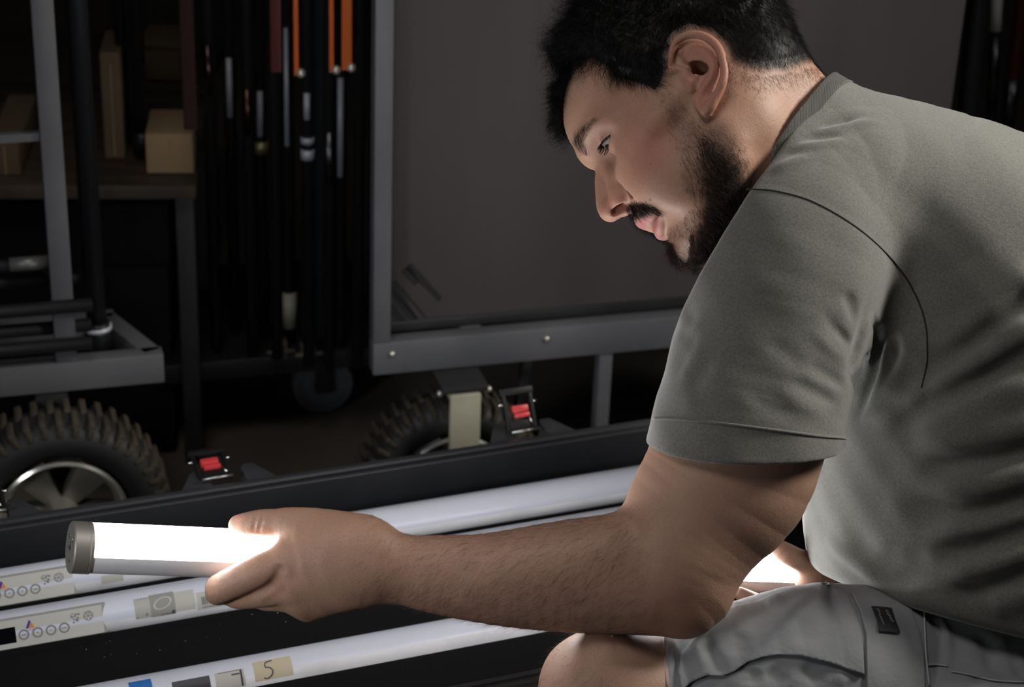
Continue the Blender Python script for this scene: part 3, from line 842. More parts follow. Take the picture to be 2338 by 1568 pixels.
P_ = [ # px at y, y, r, shaft material, parts(image heights), label
    (478, 200, .0085, blkpole, [('highlighted_sleeve', 100, 215, .0050, mat('bronze_sleeve', (.10, .06, .06), .3, metal=1))], 'black stand with dim bronze sleeve, leftmost of the hanging stands'),
    (525, 200, .0085, blkpole, [('chrome_highlight', 130, 265, .0045, chr2)], 'black stand with chrome highlight strip, second from the left'),
    (566, 240, .0085, blkpole, [('bronze_section', 200, 305, .0050, mat('brown_sleeve', (.09, .05, .035), .35, metal=1))], 'black stand with brown section'),
    (595, 260, .0085, blkpole, [('chrome_highlight', 205, 308, .0045, chr2), ('knob', 322, 348, .0105, mat('brass_knob', (.35, .33, .20), .4, metal=.7))], 'black stand with chrome highlight strip and brass knob'),
    (627, 300, .0085, blkpole, [], 'plain black stand left of the tall chrome one'),
    (656, 250, .0100, blkpole, [('chrome_highlight', 60, 330, .0045, chr2), ('pale_foot', 665, 745, .0105, beige)], 'tall black stand with long chrome highlight strip and pale foot'),
    (702, 300, .0085, blkpole, [('chrome_highlight', 210, 270, .0045, chr2), ('ring', 312, 326, .0095, chr2), ('ring', 340, 362, .0095, chr2)], 'black stand with short chrome highlight strip and rings'),
    (735, 250, .0115, mat('blue_black_pole', (.022, .026, .031), .3), [], 'wide blue black stand between the orange straps'),
    (752, 380, .0065, blkpole, [('grey_section', 300, 420, .0070, mat('grey_tube', (.12, .12, .13), .35, metal=1))], 'thin stand with dull grey section'),
    (778, 300, .0085, blkpole, [('chrome_highlight', 175, 400, .0045, chr2)], 'black stand with bright lower chrome highlight strip, right of the orange straps'),
    (820, 300, .0085, blkpole, [], 'plain black stand beside the panel cart post'),
]
for i, (px, py, r, m, prt, lab_) in enumerate(P_):
    b = .08 * (i % 2)
    d = w2c(mc(-.1, -.06 + b, .5))[2]
    zb = .152 if 5 <= i else .16
    upole('light_stand', lab_, px, py, d, zb, 1.55, r, m, prt, 'stands on the middle cart', 'light stand', lean=.004)
# feet and clamps of the stands
for (px, py, w, h, lb) in ((640, 800, .020, .030, 'dull steel clamp at the foot of the tall stand'), (705, 806, .020, .022, 'steel bracket above the small caster')):
    p = on_plane(px, py, .152 + h / 2)
    t = thing('clamp', lb, 'clamp', p, 'clamps at the feet of the stands')
    MB().box(p, Kx, Ky, Zx, (-w / 2, -w / 2 + .007), (0, .02), (-h / 2, h / 2), .001).box(p, Kx, Ky, Zx, (w / 2 - .007, w / 2), (0, .02), (-h / 2, h / 2), .001).box(p, Kx, Ky, Zx, (-w / 2, w / 2), (.012, .018), (-h / 2, h / 2), .001).build('jaw', mat('worn_steel', (.15, .13, .10), .5, metal=.3) if 'worn_steel' not in bpy.data.materials else bpy.data.materials['worn_steel'], t)
    MB().tube([p + Kx * -.02 - Ky * .004, p + Kx * .02 - Ky * .004], .003, 10).build('bolt', bpy.data.materials['worn_steel'], t, smooth=True)
# orange straps
for (px, pb, w, m, lb) in ((676, 172, .0060, orange, 'narrow orange strap with silver end, left of the wide dark stand'), (757, 165, .0060, orange, 'narrow orange strap with silver end, right of the wide dark stand'), (792, 160, .013, orange, 'wide bright orange strap, rightmost'), (630, 165, .014, dorange, 'dark red strap behind the stands'), (428, 296, .018, mat('maroon_cloth', (.022, .004, .003), .8), 'wide dark red band hanging right of the cardboard boxes')):
    top, bot = vert_at(px, 80, 2.52, 0, 1.6, .0)
    ax = (top - bot) / np.linalg.norm(top - bot)
    lo, hi = 0., 1.6
    for _ in range(40):
        mid = (lo + hi) / 2
        if proj(w2c(bot + ax * mid))[1] > pb: lo = mid
        else: hi = mid
    p = bot + ax * lo
    t = thing('strap', lb, 'strap', p, 'straps hanging from the middle cart')
    MB().box(p, (1, 0, 0), (0, 1, 0), (0, 0, 1), (-w / 2, w / 2), (-.002, .002), (0, 1.6 - p[2]), .0008).build('webbing', m, t)
    if m is orange: MB().ball(p + np.array([.006, -.002, .004]), .0062, 14).build('end_fitting', mat('silver_end', (.6, .58, .52), .3, metal=.6) if 'silver_end' not in bpy.data.materials else bpy.data.materials['silver_end'], t, smooth=True)
# right cart with the big panel ------------------------------------
R0_ = on_plane(852, 822, .312)
RZ2 = .312
def rc(a, b, z): return R0_ + Kx * a + Ky * b + Zx * (z - RZ2)
cartR = thing('panel_cart', 'grey steel cart carrying a tall brown grey panel, behind the man', 'cart', rc(.5, .3, 0) * [1, 1, 0])
mb = MB()
mb.box(rc(0, 0, RZ2), Kx, Ky, Zx, (0, 1.16), (0, .025), (-.0225, .0225), .002)
mb.box(rc(0, .25, RZ2), Kx, Ky, Zx, (.12, 1.16), (0, .025), (-.0225, .0225), .002)
for a in (.12, 1.132): mb.box(rc(a, 0, RZ2), Kx, Ky, Zx, (0, .0275), (.025, .25), (-.0225, .0225), .002)
mb.build('bottom_frame', greym, cartR)
MB().box(rc(0, 0, RZ2 + .0225), Kx, Ky, Zx, (0, .0225), (0, .025), (0, 1.3), .002).build('post', greym, cartR)
MB().box(rc(1.132, 0.0, RZ2 + .0225), Kx, Ky, Zx, (0, .0225), (0, .025), (0, 1.3), .002).build('post', bpy.data.materials['black_pole'], cartR)
al = (on_plane(1398, 820, RZ2 - .02) - R0_) @ Kx
MB().box(rc(al, 0.003, RZ2 - .0225), Kx, Ky, Zx, (-.009, .009), (0, .02), (-.22, 0), .001).build('leg', greym, cartR)
MB().bar(rc(al - .075, .10, RZ2 - .02), rc(al - .092, .10, RZ2 - .20), .016, .012).build('brace', greym, cartR)
for (px, py, dz) in ((1266, 800, 0), (885, 788, 0)):
    p = pw(px, py, w2c(rc(.1, -.002, RZ2))[2]); a_ = (p - R0_) @ Kx
    MB().ball(rc(a_, -.001, p[2]), .0042, 14).build('bolt', mat('zinc', (.55, .54, .48), .35, metal=.8) if 'zinc' not in bpy.data.materials else bpy.data.materials['zinc'], cartR, smooth=True)
wr = on_plane(1040, 1112, .122)
wheel(cartR, wr + Ky * .035, .122, .07, Ky, mat('steel_disc', (.30, .34, .34), .35, metal=.8), 5)
pf = (wr - R0_) @ Kx; bf = (wr - R0_) @ Ky
MB().box(rc(pf, bf - .040, .0), Kx, Ky, Zx, (-.0205, .0205), (0, .007), (.09, .279), .003).box(rc(pf, bf - .040, .0), Kx, Ky, Zx, (-.0205, .0205), (.007, .10), (.270, .279), .002).build('caster_fork', beige, cartR)
MB().box(rc(pf, bf - .040, .0), Kx, Ky, Zx, (-.030, .030), (.004, .10), (.2795, .288), .001).build('caster_plate', bpy.data.materials['dark_steel'], cartR)
for s in (-1, 1): MB().ball(rc(pf + s * .032, bf - .03, .279), .0045, 12).build('bolt', bpy.data.materials['zinc'], cartR, smooth=True)
# the panel
pm = mat('panel_felt', (.11, .094, .096), .85); noisy(pm, (.037, .031, .032), (.053, .0445, .046), 2.2, 8, .3, .7, stretch=(3, 3, .6)); bump(pm, 500, .3, .001, 3)
def pp_(px, py):
    """point of the panel face seen at a pixel"""
    o = rc(0, .0295, RZ2); d = pw(px, py, 1) - CAM
    t_ = ((o - CAM) @ Ky) / (d @ Ky); return CAM + d * t_
pa0 = .026
paR = (pp_(2192, 110) - R0_) @ Kx
pan_ = thing('wall_panel', 'tall brown grey felt covered panel with black scuff marks, standing in the cart', 'panel', rc(.5, .035, RZ2 + .023))
MB().box(rc(0, .030, RZ2 + .0236), Kx, Ky, Zx, (pa0, paR), (0, .018), (.010, .80), .002).build('board', pm, pan_)
MB().box(rc(0, .027, RZ2 + .0232), Kx, Ky, Zx, (pa0 - .001, paR + .002), (0, .024), (0, .014), .001).build('edge_strip', blackp, pan_, label='black edge strip')
scuff = mat('scuff', (.006, .006, .007), .8)
mb = MB()
for (x0, y0, x1, y1, w) in ((932, 606, 1006, 684, 8), (888, 648, 948, 732, 11), (925, 612, 952, 648, 10), (900, 640, 972, 724, 3), (890, 655, 960, 738, 3), (892, 700, 925, 738, 8)):
    n = np.array([-(y1 - y0), x1 - x0], float); n /= np.linalg.norm(n); n *= w * 1.25
    mb.bm.faces.new([mb.bm.verts.new(pp_(*q)) for q in ((x0 + n[0], y0 + n[1]), (x1 + n[0] * .6, y1 + n[1] * .6), (x1 - n[0] * .6, y1 - n[1] * .6), (x0 - n[0], y0 - n[1]))])
mb.build('scuff_mark', scuff, pan_)
# poles to the right of the panel
dR = w2c(rc(1.24, .42, 1.2))[2]
upole('pole', 'dark pole right beside the edge of the brown panel', 2222, 100, dR, 0.0, 1.75, .014, bpy.data.materials['blue_black_pole'], (), 'poles at the right edge', lean=-.04)
upole('pole', 'black pole with painted white highlight, at the top right', 2274, 30, dR + .1, 0.0, 1.75, .008, blkpole, [('highlight_band', -20, 70, .0088, mat('highlight_white', (.80, .79, .74), .4)), ('grey_band', 80, 240, .0083, bpy.data.materials['grey_tube'])], 'poles at the right edge', lean=-.10)  # white sleeve stands in for the highlight on this pole
upole('pole', 'dark brown orange pole at the right edge behind his back', 2316, 150, dR + .15, 0.0, 1.75, .011, dorange, [('grey_band', 178, 285, .0115, bpy.data.materials['grey_tube'])], 'poles at the right edge', lean=-.03)
# what he sits on (below the frame)
st = c2w(pc(2230, 1700, 1.85)) + np.array([.03, -.07, 0])
stool = thing('low_stool', 'low black box stool under the man', 'stool', st * [1, 1, 0])
MB().box(st * [1, 1, 0], (1, 0, 0), (0, 1, 0), (0, 0, 1), (-.15, .18), (-.11, .10), (0, .17), .01).build('body', blackp, stool)
MB().box(st * [1, 1, 0], (1, 0, 0), (0, 1, 0), (0, 0, 1), (-.155, .185), (-.115, .105), (.171, .20), .008).build('cushion', rubber, stool)
# ------------------------------------------------------------------ the man's head: anatomical frame
# u forward, v up, w toward the left ear, millimetres; origin midway between the ear canals
HR = np.array([[-0.80105617, -0.56209155, -0.20582057], [-0.59842178, 0.7438719, 0.29756675], [-0.01415562, 0.36153519, -0.932251]])
HT = np.array([.16953, .19494, 1.74]); HS = 1.0388 / 1000
HRf, HTf = HR.astype(f32), HT.astype(f32)
def to_head(P):
    return ((P - HTf) @ HRf / f32(HS)).astype(f32)
def from_head(q):
    return np.asarray(q, float) * HS @ HR.T + HT
def K(px, py, w):
    r = np.array([(px - IW / 2) / FPX, (IH / 2 - py) / FPX, 1]); n = HR[:, 2]
    d = (w * HS + n @ HT) / (n @ r)
    a = HR.T @ (d * r - HT) / HS
    return [a[0], a[1], w]
EYE = np.array([72.0, 21.0, 34.0], f32)

# ear landmarks (pixel, lateral distance)
EAR_OUT = [(1532, 168, 71), (1531, 150, 74), (1532, 128, 77), (1538, 104, 79), (1552, 88, 81), (1572, 80, 82), (1597, 80, 83), (1617, 88, 84),
           (1634, 102, 85), (1645, 120, 86), (1651, 144, 86.5), (1654, 168, 86.5), (1650, 190, 86), (1642, 208, 84), (1630, 228, 82), (1621, 243, 80), (1613, 253, 78)]
EAR_ANTI = [(1570, 122, 76), (1592, 116, 80), (1612, 124, 82.5), (1626, 140, 84), (1628, 160, 84), (1622, 180, 83), (1611, 198, 81.5), (1600, 213, 79)]
EAR_ANTI2 = [(1580, 138, 76.5), (1603, 134, 81), (1620, 146, 83)]
EAR_CRUS = [(1531, 162, 73), (1546, 158, 74), (1563, 161, 73.5), (1580, 168, 72)]
EARC = K(1595, 170, 78)
def kk(L, r):
    out = []
    for i, (a, b, w) in enumerate(L):
        out.append(K(a, b, w) + [r[i] if hasattr(r, '__len__') else r])
    return out
E_OUT = kk(EAR_OUT, [2.4, 2.6, 2.9, 3.1, 3.2, 3.3, 3.4, 3.5, 3.5, 3.4, 3.3, 3.3, 3.4, 3.8, 4.4, 5, 4.6])
E_ANTI = kk(EAR_ANTI, [2.4, 3, 3.3, 3.3, 3.4, 3.6, 3.8, 3.4])
E_ANTI2 = kk(EAR_ANTI2, [1.8, 2.4, 2.6])
E_CRUS = kk(EAR_CRUS, [2.8, 2.8, 2.6, 2.0])
E_PLATE = [K(1556, 120, 74) + [2.6], K(1580, 105, 77) + [2.6], K(1612, 115, 80) + [2.6], K(1632, 140, 82) + [2.5], K(1636, 170, 82) + [2.5],
           K(1626, 200, 80.5) + [2.5], K(1612, 225, 78) + [3]]
E_PLATE2 = [K(1570, 130, 74) + [3.2], K(1605, 140, 77) + [3.2], K(1610, 170, 77) + [3.2], K(1600, 195, 76) + [3.6], K(1606, 228, 76) + [4.2]]
E_BACK = [K(1590, 140, 70) + [9], K(1605, 175, 70) + [9]]
E_TRAG = [K(1562, 172, 71) + [4.2], K(1574, 188, 74.5) + [3.6], K(1579, 203, 73) + [2.6]]
E_ATRAG = [K(1592, 222, 77) + [3.2], K(1602, 216, 78.5) + [3]]
E_LOBE = [K(1597, 232, 74) + [4.4], K(1604, 244, 75.5) + [4.6], K(1608, 251, 76.5) + [3.8]]
E_CONCHA = [K(1573, 153, 79) + [3.4], K(1590, 153, 80) + [5.2], K(1604, 158, 80) + [6.0], K(1599, 176, 79.5) + [5.0], K(1591, 194, 78) + [3.8], K(1588, 206, 77) + [2.6]]
E_CONCHA2 = [K(1585, 154, 76) + [5.0], K(1600, 158, 71) + [7.2], K(1597, 170, 67) + [7.2], K(1592, 184, 66) + [5.8], K(1588, 198, 67) + [4.2]]
E_FOSSA = [K(1556, 112, 82) + [3.2], K(1566, 106, 83) + [3.2], K(1560, 128, 81) + [3.2]]
E_SCAPHA = [K(1580, 98, 85) + [1.5], K(1604, 104, 86.5) + [2.2], K(1622, 118, 88) + [2.3], K(1634, 138, 89) + [2], K(1639, 160, 89.5) + [1.8], K(1637, 184, 88.5) + [1.4]]

def ear_d(q):
    d = chain(q, E_PLATE, 2)
    d = smin(d, chain(q, E_PLATE2, 2), 4)
    d = smin(d, chain(q, E_BACK, 1), 6)
    d = smin(d, chain(q, E_OUT, 3), 2.2)
    d = smin(d, chain(q, E_ANTI, 3), 2.5)
    d = smin(d, chain(q, E_ANTI2, 2), 2)
    d = smin(d, chain(q, E_LOBE, 2), 4)
    d = smax(d, -chain(q, E_CONCHA, 2), 1.8)
    d = smax(d, -chain(q, E_CONCHA2, 2), 2)
    d = smax(d, -chain(q, E_FOSSA, 1), 2)
    d = smax(d, -chain(q, E_SCAPHA, 3), 1.6)
    d = smin(d, chain(q, E_CRUS, 2), 2.5)
    d = smin(d, chain(q, E_TRAG, 2), 3)
    d = smin(d, chain(q, E_ATRAG, 1), 3)
    return d

def lidang(q):
    return np.degrees(np.arctan2(q[:, 1] - EYE[1], q[:, 0] - EYE[0]))
def fissure(q):
    """signed size (mm) of the eye opening: negative inside"""
    x = (q[:, 2] - EYE[2] - 1.0) / 14.0
    a = np.sqrt(np.maximum(1 - x * x, 0))
    mid = -5 - 2 * x
    hf = 19 * a
    rr = np.sqrt((q[:, 0] - EYE[0]) ** 2 + (q[:, 1] - EYE[1]) ** 2)
    return np.where(np.abs(x) < 1, (np.abs(lidang(q) - mid) - hf) * .0175 * np.maximum(rr, 6), 4)

def face_d(P):
    q0 = to_head(P)
    q = q0.copy(); q[:, 2] = np.abs(q[:, 2])
    d = ell(q, (-1, 46, 0), (100, 86, 77))                              # cranium
    d = smax(d, q[:, 2] - 76 + np.maximum(0, 20 - q[:, 1]) * .12, 10)
    d = smin(d, ell(q, (-60, 12, 0), (40, 46, 54)), 26)
    d = smin(d, ell(q, (44, -8, 0), (50, 52, 60)), 22)                   # mid face
    d = smin(d, ell(q, (18, -30, 0), (48, 50, 62)), 20)                  # jaw mass
    d = smin(d, ell(q, (-10, -22, 38), (34, 44, 31)), 22)
    d = smin(d, ell(q, (58, 56, 0), (40.5, 32, 46)), 10)
    d = smin(d, chain(q, [[97.5, 41, 0, 5.5], [95.5, 40, 10, 6], [90.5, 39.5, 22, 7.5], [84, 39, 34, 8], [74, 37, 45, 8.5], [65, 30, 52, 8.5]], 2) + 1.0, 12)   # brow ridge
    d = smin(d, chain(q, [[75, -5, 29, 9], [67, -4, 43, 13.5], [52, -1, 53, 14], [30, 2, 61, 10], [12, 6, 64, 8]], 2), 14)  # cheekbone, arch
    d = smin(d, ell(q, (66, -30, 34), (26, 30, 24)), 14)                 # cheek
    d = smin(d, ell(q, (48, -46, 44), (32, 30, 20)), 16)
    d = smin(d, ell(q, (69, -36, 0), (27, 26, 30)), 13)                # maxilla
    d = smin(d, chain(q, [[6, -40, 54, 15], [14, -62, 48, 15], [44, -76, 36, 14], [72, -84, 18, 13], [80, -85, 0, 12.5]], 2), 16)   # mandible
    d = smin(d, ell(q, (82, -82, 0), (12, 12, 17)), 9)
    d = smin(d, ell(q, (30, -66, 0), (50, 24, 42)), 20)                  # under the chin
    # eye socket
    d = smax(d, -ell(q, (92, 18, 31), (15, 12.5, 17)), 11)
    d = smax(d, -ell(q, (100, 14, 22), (12, 13, 8)), 8)
    # temple hollow
    d = smax(d, -ell(q, (58, 44, 86), (26, 24, 26)), 16)
    # nose
    n = chain(q, [[93.5, 31, 0, 7], [92.5, 22, 0, 6.5], [99.5, 12, 0, 7], [106.5, 1, 0, 7.2], [110.5, -7.5, 0, 8.2], [111.2, -12.6, 0, 9]], 3)
    n = smin(n, chain(q, [[87, 16, 7, 5], [93, 3, 9.5, 6], [98, -7, 11.5, 6.5]], 2), 6)
    n = smin(n, ell(q, (108.5, -14.5, 4.5), (9.2, 7.6, 7.2)), 4)
    n = smin(n, ell(q, (98, -14.2, 12), (9.5, 7.6, 6.6)), 5)          # wing of the nose
    n = smin(n, chain(q, [[106, -19, 0, 4.2], [100, -22, 0, 4.6]], 1), 4)
    d = smin(d, n, 5)
    d = smax(d, -chain(q, [[89, -8, 20, .8], [88.5, -15, 21.5, 1.2], [90, -22, 20.5, .8]], 2), 5)
    ns = chain(q, [[108.5, -20.5, 7.8, 3.6], [101, -21.5, 10.2, 4.0], [104, -13, 8.5, 3.4]], 1)
    d = smax(d, -ns, 1.8)                                                # nostril
    d = smax(d, -chain(q, [[88, -24, 25, 1.5], [84, -36, 33, 2], [80, -50, 37, 1.5]], 2) - .3, 8)   # smile fold
    # mouth: muzzle, lips
    d = smin(d, ell(q, (75, -40, 0), (21.5, 17, 24)), 8)
    d = smin(d, chain(q, [[96, -37, 0, 5.2], [95, -37.5, 6, 5.4], [90, -40.5, 14, 4.8], [84, -46.5, 21, 3.6], [81.5, -51, 25, 2.2]], 3), 3)
    d = smin(d, chain(q, [[90, -56, 0, 4.6], [89.5, -56, 7, 4.6], [86, -55.5, 15, 4.0], [82, -53.5, 23, 2.4]], 3), 3)
    d = smax(d, -chain(q, [[100, -48.5, 0, 2.0], [96.5, -48.5, 8, 2.0], [90.5, -50, 16, 1.7], [85.5, -51.5, 22.5, 1.3], [83.5, -52.5, 27, 1.0]], 2), 1.6)
    d = smax(d, -chain(q, [[101, -65.5, 0, 3], [98, -65, 10, 2.5]], 1), 9)   # fold over the chin
    d = smax(d, -chain(q, [[101.5, -28, 0, 1.2], [101.5, -33, 0, 1.5]], 1), 3)
    # lids
    m = near(q, EYE, 30)
    if m.any():
        e = q[m] - EYE
        r = np.sqrt((e * e).sum(1))
        lid = r - 13.4
        dd = smin(d[m], lid, 5)
        fold = np.maximum(0, np.abs(e[:, 2]) - 11) + np.abs(r - 14.2) + np.abs(lidang(q[m]) - (34 - 12 * (np.abs(e[:, 2]) / 13) ** 2)) * .24
        dd = smax(dd, -(fold - .9), 1.2)
        fi = fissure(q[m])
        cut = np.maximum(fi, r - 18)
        dd = smax(dd, -cut, .7)
        dd = np.where(fi < .4, np.minimum(dd, r - 10.5), dd)
        d[m] = dd
    m = near(q, EARC, 62)
    if m.any():
        d[m] = smin(d[m], ear_d(q[m]), 3.5)
        d[m] = smax(d[m], -chain(q[m], E_CONCHA2, 2), 1.5)
    return d * f32(HS)
NECK = [list(pc(1650, 262, 1.755)) + [.060], list(pc(1765, 292, 1.76)) + [.060], list(pc(1830, 338, 1.77)) + [.0625], list(pc(1930, 425, 1.80)) + [.078],
        list(pc(2060, 520, 1.82)) + [.10]]
def head_neck_d(P):
    d = face_d(P)
    n = chain(P, NECK, 3)
    # neck muscle behind the ear down to the collarbone
    n = smin(n, chain(P, [list(pc(1690, 215, 1.70)) + [.020], list(pc(1760, 330, 1.705)) + [.021], list(pc(1770, 450, 1.715)) + [.022]], 2), .03)
    return smin(d, n, .028)
# ------------------------------------------------------------------ arms, hands, legs (camera frame, metres)
def S(px, py, rpx, d, k=None):
    c = list(pc(px, py, d)) + [rpx / FPX * d]
    return c + [k] if k is not None else c
ZF = np.array([0, 0, 1.0])
ARM = [S(1800, 600, 170, 1.672, .85), S(1750, 800, 188, 1.665, .85), S(1700, 960, 197, 1.662, .85), S(1662, 1085, 192, 1.66, .84), S(1598, 1172, 170, 1.66, .84), S(1556, 1240, 146, 1.658, .84)]
FORE = [S(1545, 1275, 138, 1.656, .86), S(1518, 1316, 132, 1.655, .86), S(1400, 1314, 132, 1.655, .84), S(1300, 1316, 127, 1.654, .84), S(1200, 1320, 115, 1.652, .82), S(1100, 1320, 101, 1.65, .8),
        S(1000, 1311, 90, 1.648, .8), S(950, 1305, 82, 1.646, .78), S(900, 1296, 73, 1.645, .76), S(862, 1288, 76, 1.643, .72), S(830, 1282, 84, 1.64, .6)]
ELB = [S(1590, 1370, 62, 1.652), S(1575, 1396, 50, 1.648)]
MC = [[S(835, 1250, 62, 1.64), S(740, 1255, 58, 1.636), S(662, 1276, 44, 1.634)],
      [S(838, 1275, 62, 1.641), S(750, 1295, 58, 1.636), S(672, 1328, 44, 1.635)],
      [S(840, 1298, 58, 1.643), S(768, 1330, 52, 1.64), S(690, 1362, 41, 1.642)],
      [S(842, 1316, 48, 1.646), S(780, 1348, 42, 1.646), S(706, 1381, 34, 1.652)]]
FING = [[S(655, 1284, 44, 1.633), S(575, 1312, 38.5, 1.632), S(503, 1343, 34, 1.641), S(500, 1350, 30, 1.672), S(508, 1332, 27, 1.706), S(525, 1290, 23, 1.716)],
        [S(672, 1330, 43, 1.635), S(603, 1350, 36, 1.643), S(545, 1358, 32, 1.66), S(540, 1352, 29, 1.69), S(550, 1325, 26, 1.714), S(562, 1280, 23, 1.72)],
        [S(690, 1362, 40, 1.642), S(640, 1362, 34, 1.655), S(600, 1362, 30, 1.68), S(595, 1342, 27, 1.715), S(602, 1290, 23, 1.727)],
        [S(706, 1381, 33, 1.652), S(668, 1374, 28, 1.672), S(645, 1362, 25, 1.70), S(645, 1335, 23, 1.722), S(650, 1300, 20, 1.73)]]
THUMB = [S(815, 1232, 50, 1.643), S(745, 1208, 46, 1.646), S(668, 1196, 38.5, 1.648), S(632, 1194, 33, 1.65), S(597, 1194, 31.5, 1.652), S(565, 1197, 28, 1.654), S(546, 1199, 24.5, 1.656)]
WEB = [S(760, 1235, 52, 1.64), S(700, 1236, 36, 1.640), S(672, 1232, 22, 1.642)]
def left_arm_d(P):
    a = chain(P, ARM, 3, ZF)
    f = chain(P, FORE, 3, ZF)
    d = smin(a, f, .022)
    d = smin(d, chain(P, ELB, 1), .022)
    # crook of the arm and the muscle near it
    d = d + f32(.0022) * np.exp(-(chain(P, [S(1408, 1176, 3, 1.612), S(1418, 1215, 3, 1.600), S(1428, 1255, 3, 1.598)], 2, far=.05) / .006) ** 2)
    d = smin(d, chain(P, [S(1380, 1262, 66, 1.642), S(1250, 1290, 62, 1.640), S(1110, 1306, 48, 1.640)], 2), .02)
    m = P[:, 0] < pc(1000, 0, 1.65)[0]
    if m.any():
        q = P[m]
        h = None
        for c in MC:
            e = chain(q, c, 2)
            h = e if h is None else smin(h, e, .016)
        h = smin(h, chain(q, WEB, 2), .014)
        t = chain(q, THUMB, 3)
        h = smin(h, t, .009)
        for i, c in enumerate(FING):
            h = smin(h, chain(q, c, 3), .0045 if i else .006)
        # creases over the thumb joints, dip between knuckles, wrist crease
        for L, A, s in (([S(586, 1168, 1, 1.643), S(582, 1190, 1, 1.641), S(577, 1212, 1, 1.642)], .0009, .0013), ([S(600, 1166, 1, 1.642), S(597, 1190, 1, 1.640), S(590, 1214, 1, 1.642)], .0008, .0013),
                        ([S(640, 1300, 1, 1.618), S(619, 1334, 1, 1.624), S(578, 1358, 1, 1.630)], .0022, .004), ([S(640, 1352, 1, 1.62), S(610, 1378, 1, 1.63)], .0015, .004)):
            h = h + f32(A) * np.exp(-(chain(q, L, 2, far=.03) / s) ** 2)
        d[m] = smin(d[m], h, .02)
    return d
RARM = [S(2120, 1180, 120, 2.10), S(2040, 1290, 95, 2.06), S(1960, 1300, 80, 1.99), S(1900, 1308, 66, 1.915)]
RH = [[S(1905, 1308, 64, 1.915), S(1862, 1318, 56, 1.895), S(1835, 1332, 46, 1.885)]]
RTH = [S(1895, 1304, 44, 1.885), S(1862, 1290, 34, 1.86), S(1828, 1280, 26, 1.846), S(1795, 1264, 25, 1.84), S(1765, 1246, 21, 1.842), S(1750, 1236, 17, 1.846)]
RTHEN = [S(1880, 1320, 44, 1.873), S(1850, 1324, 36, 1.856)]
RF = [[S(1830, 1362, 34, 1.885), S(1775, 1385, 25, 1.868), S(1735, 1378, 22, 1.838), S(1702, 1362, 18, 1.826), S(1688, 1354, 15, 1.824)],
      [S(1850, 1375, 32, 1.89), S(1800, 1400, 24, 1.87), S(1760, 1398, 21, 1.84), S(1725, 1385, 17, 1.825)],
      [S(1870, 1385, 30, 1.90), S(1830, 1412, 23, 1.88), S(1790, 1412, 20, 1.845), S(1760, 1400, 16, 1.83)],
      [S(1885, 1385, 27, 1.91), S(1855, 1415, 21, 1.89), S(1825, 1418, 18, 1.86), S(1800, 1410, 15, 1.845)]]
def right_arm_d(P):
    d = chain(P, RARM, 3)
    for c in RH: d = smin(d, chain(P, c, 2), .012)
    d = smin(d, chain(P, RTHEN, 2), .008)
    d = smin(d, chain(P, [S(1890, 1350, 50, 1.90), S(1850, 1360, 44, 1.893)], 1), .012)
    for c in RF: d = smin(d, chain(P, c, 3), .005)
    d = smin(d, chain(P, RTH, 3), .007)
    return d
KNEE = [S(1408, 1600, 152, 1.69), S(1396, 1660, 148, 1.70), S(1430, 1800, 150, 1.74), S(1440, 2050, 130, 1.82), S(1434, 2240, 84, 1.868)]
LEG = [S(1408, 1600, 150, 1.69), S(1560, 1605, 146, 1.70), S(1760, 1590, 170, 1.71), S(1960, 1600, 185, 1.73)]
FARLEG = [S(2220, 1560, 150, 1.99), S(2120, 1790, 140, 2.0), S(2060, 1960, 130, 2.0)]
FARSHIN = [S(2060, 1960, 128, 2.0), S(2300, 1990, 115, 2.02), S(2600, 2010, 85, 2.04)]
def leg_d(P):
    d = chain(P, KNEE, 2)
    d = smin(d, chain(P, LEG, 2), .03)
    d = smin(d, chain(P, [S(1350, 1560, 95, 1.675), S(1370, 1520, 70, 1.66)], 1), .03)     # kneecap
    e = smin(chain(P, FARLEG, 2), chain(P, FARSHIN, 2), .03)
    return np.minimum(d, e)

# ------------------------------------------------------------------ T-shirt and shorts
def hit(fn, px, py, d0=1.45, d1=2.2, off=0.0):
    """first point of a surface on the line of sight, used to lay folds and seams ON the cloth"""
    ds = np.arange(d0, d1, .004, dtype=f32)
    r = pc(px, py, 1.0).astype(f32)
    v = fn((ds[:, None] * r[None]).astype(f32)) - off
    i = np.flatnonzero(v < 0)
    if len(i) == 0:
        i = [int(np.argmin(v))]
    d = float(ds[i[0]])
    if i[0] > 0 and v[i[0]] < 0 <= v[i[0] - 1]:
        a, b = v[i[0] - 1], v[i[0]]
        d = float(ds[i[0] - 1] + .004 * a / (a - b))
    return np.array(pc(px, py, d))
TORSO = [S(1935, 395, 160, 1.80, 1.1), S(2060, 500, 257, 1.82, 1.2), S(2200, 650, 364, 1.83, 1.22), S(2290, 830, 440, 1.83, 1.12), S(2310, 1000, 462, 1.83, 1.08), S(2300, 1180, 462, 1.835, 1.08), S(2330, 1300, 445, 1.84, 1.1)]
SLEEVE = [S(1862, 485, 185, 1.74, 1), S(1812, 575, 222, 1.70, .92), S(1782, 665, 230, 1.685, .88), S(1757, 770, 217, 1.675, .88), S(1732, 880, 217, 1.668, .88), S(1706, 1000, 224, 1.662, .88), S(1690, 1090, 226, 1.66, .88)]
FARSL = [S(1960, 500, 170, 2.00, 1), S(1980, 620, 190, 2.05, .95), S(2030, 800, 170, 2.09, .9), S(2070, 1000, 160, 2.10, .9)]
def plane(a, b, c):
    n = np.cross(b - a, c - a); n /= np.linalg.norm(n)
    return a, n
_h = plane(pc(1480, 1011, 1.66), pc(1928, 1010, 1.672), pc(1780, 1055, 1.602))
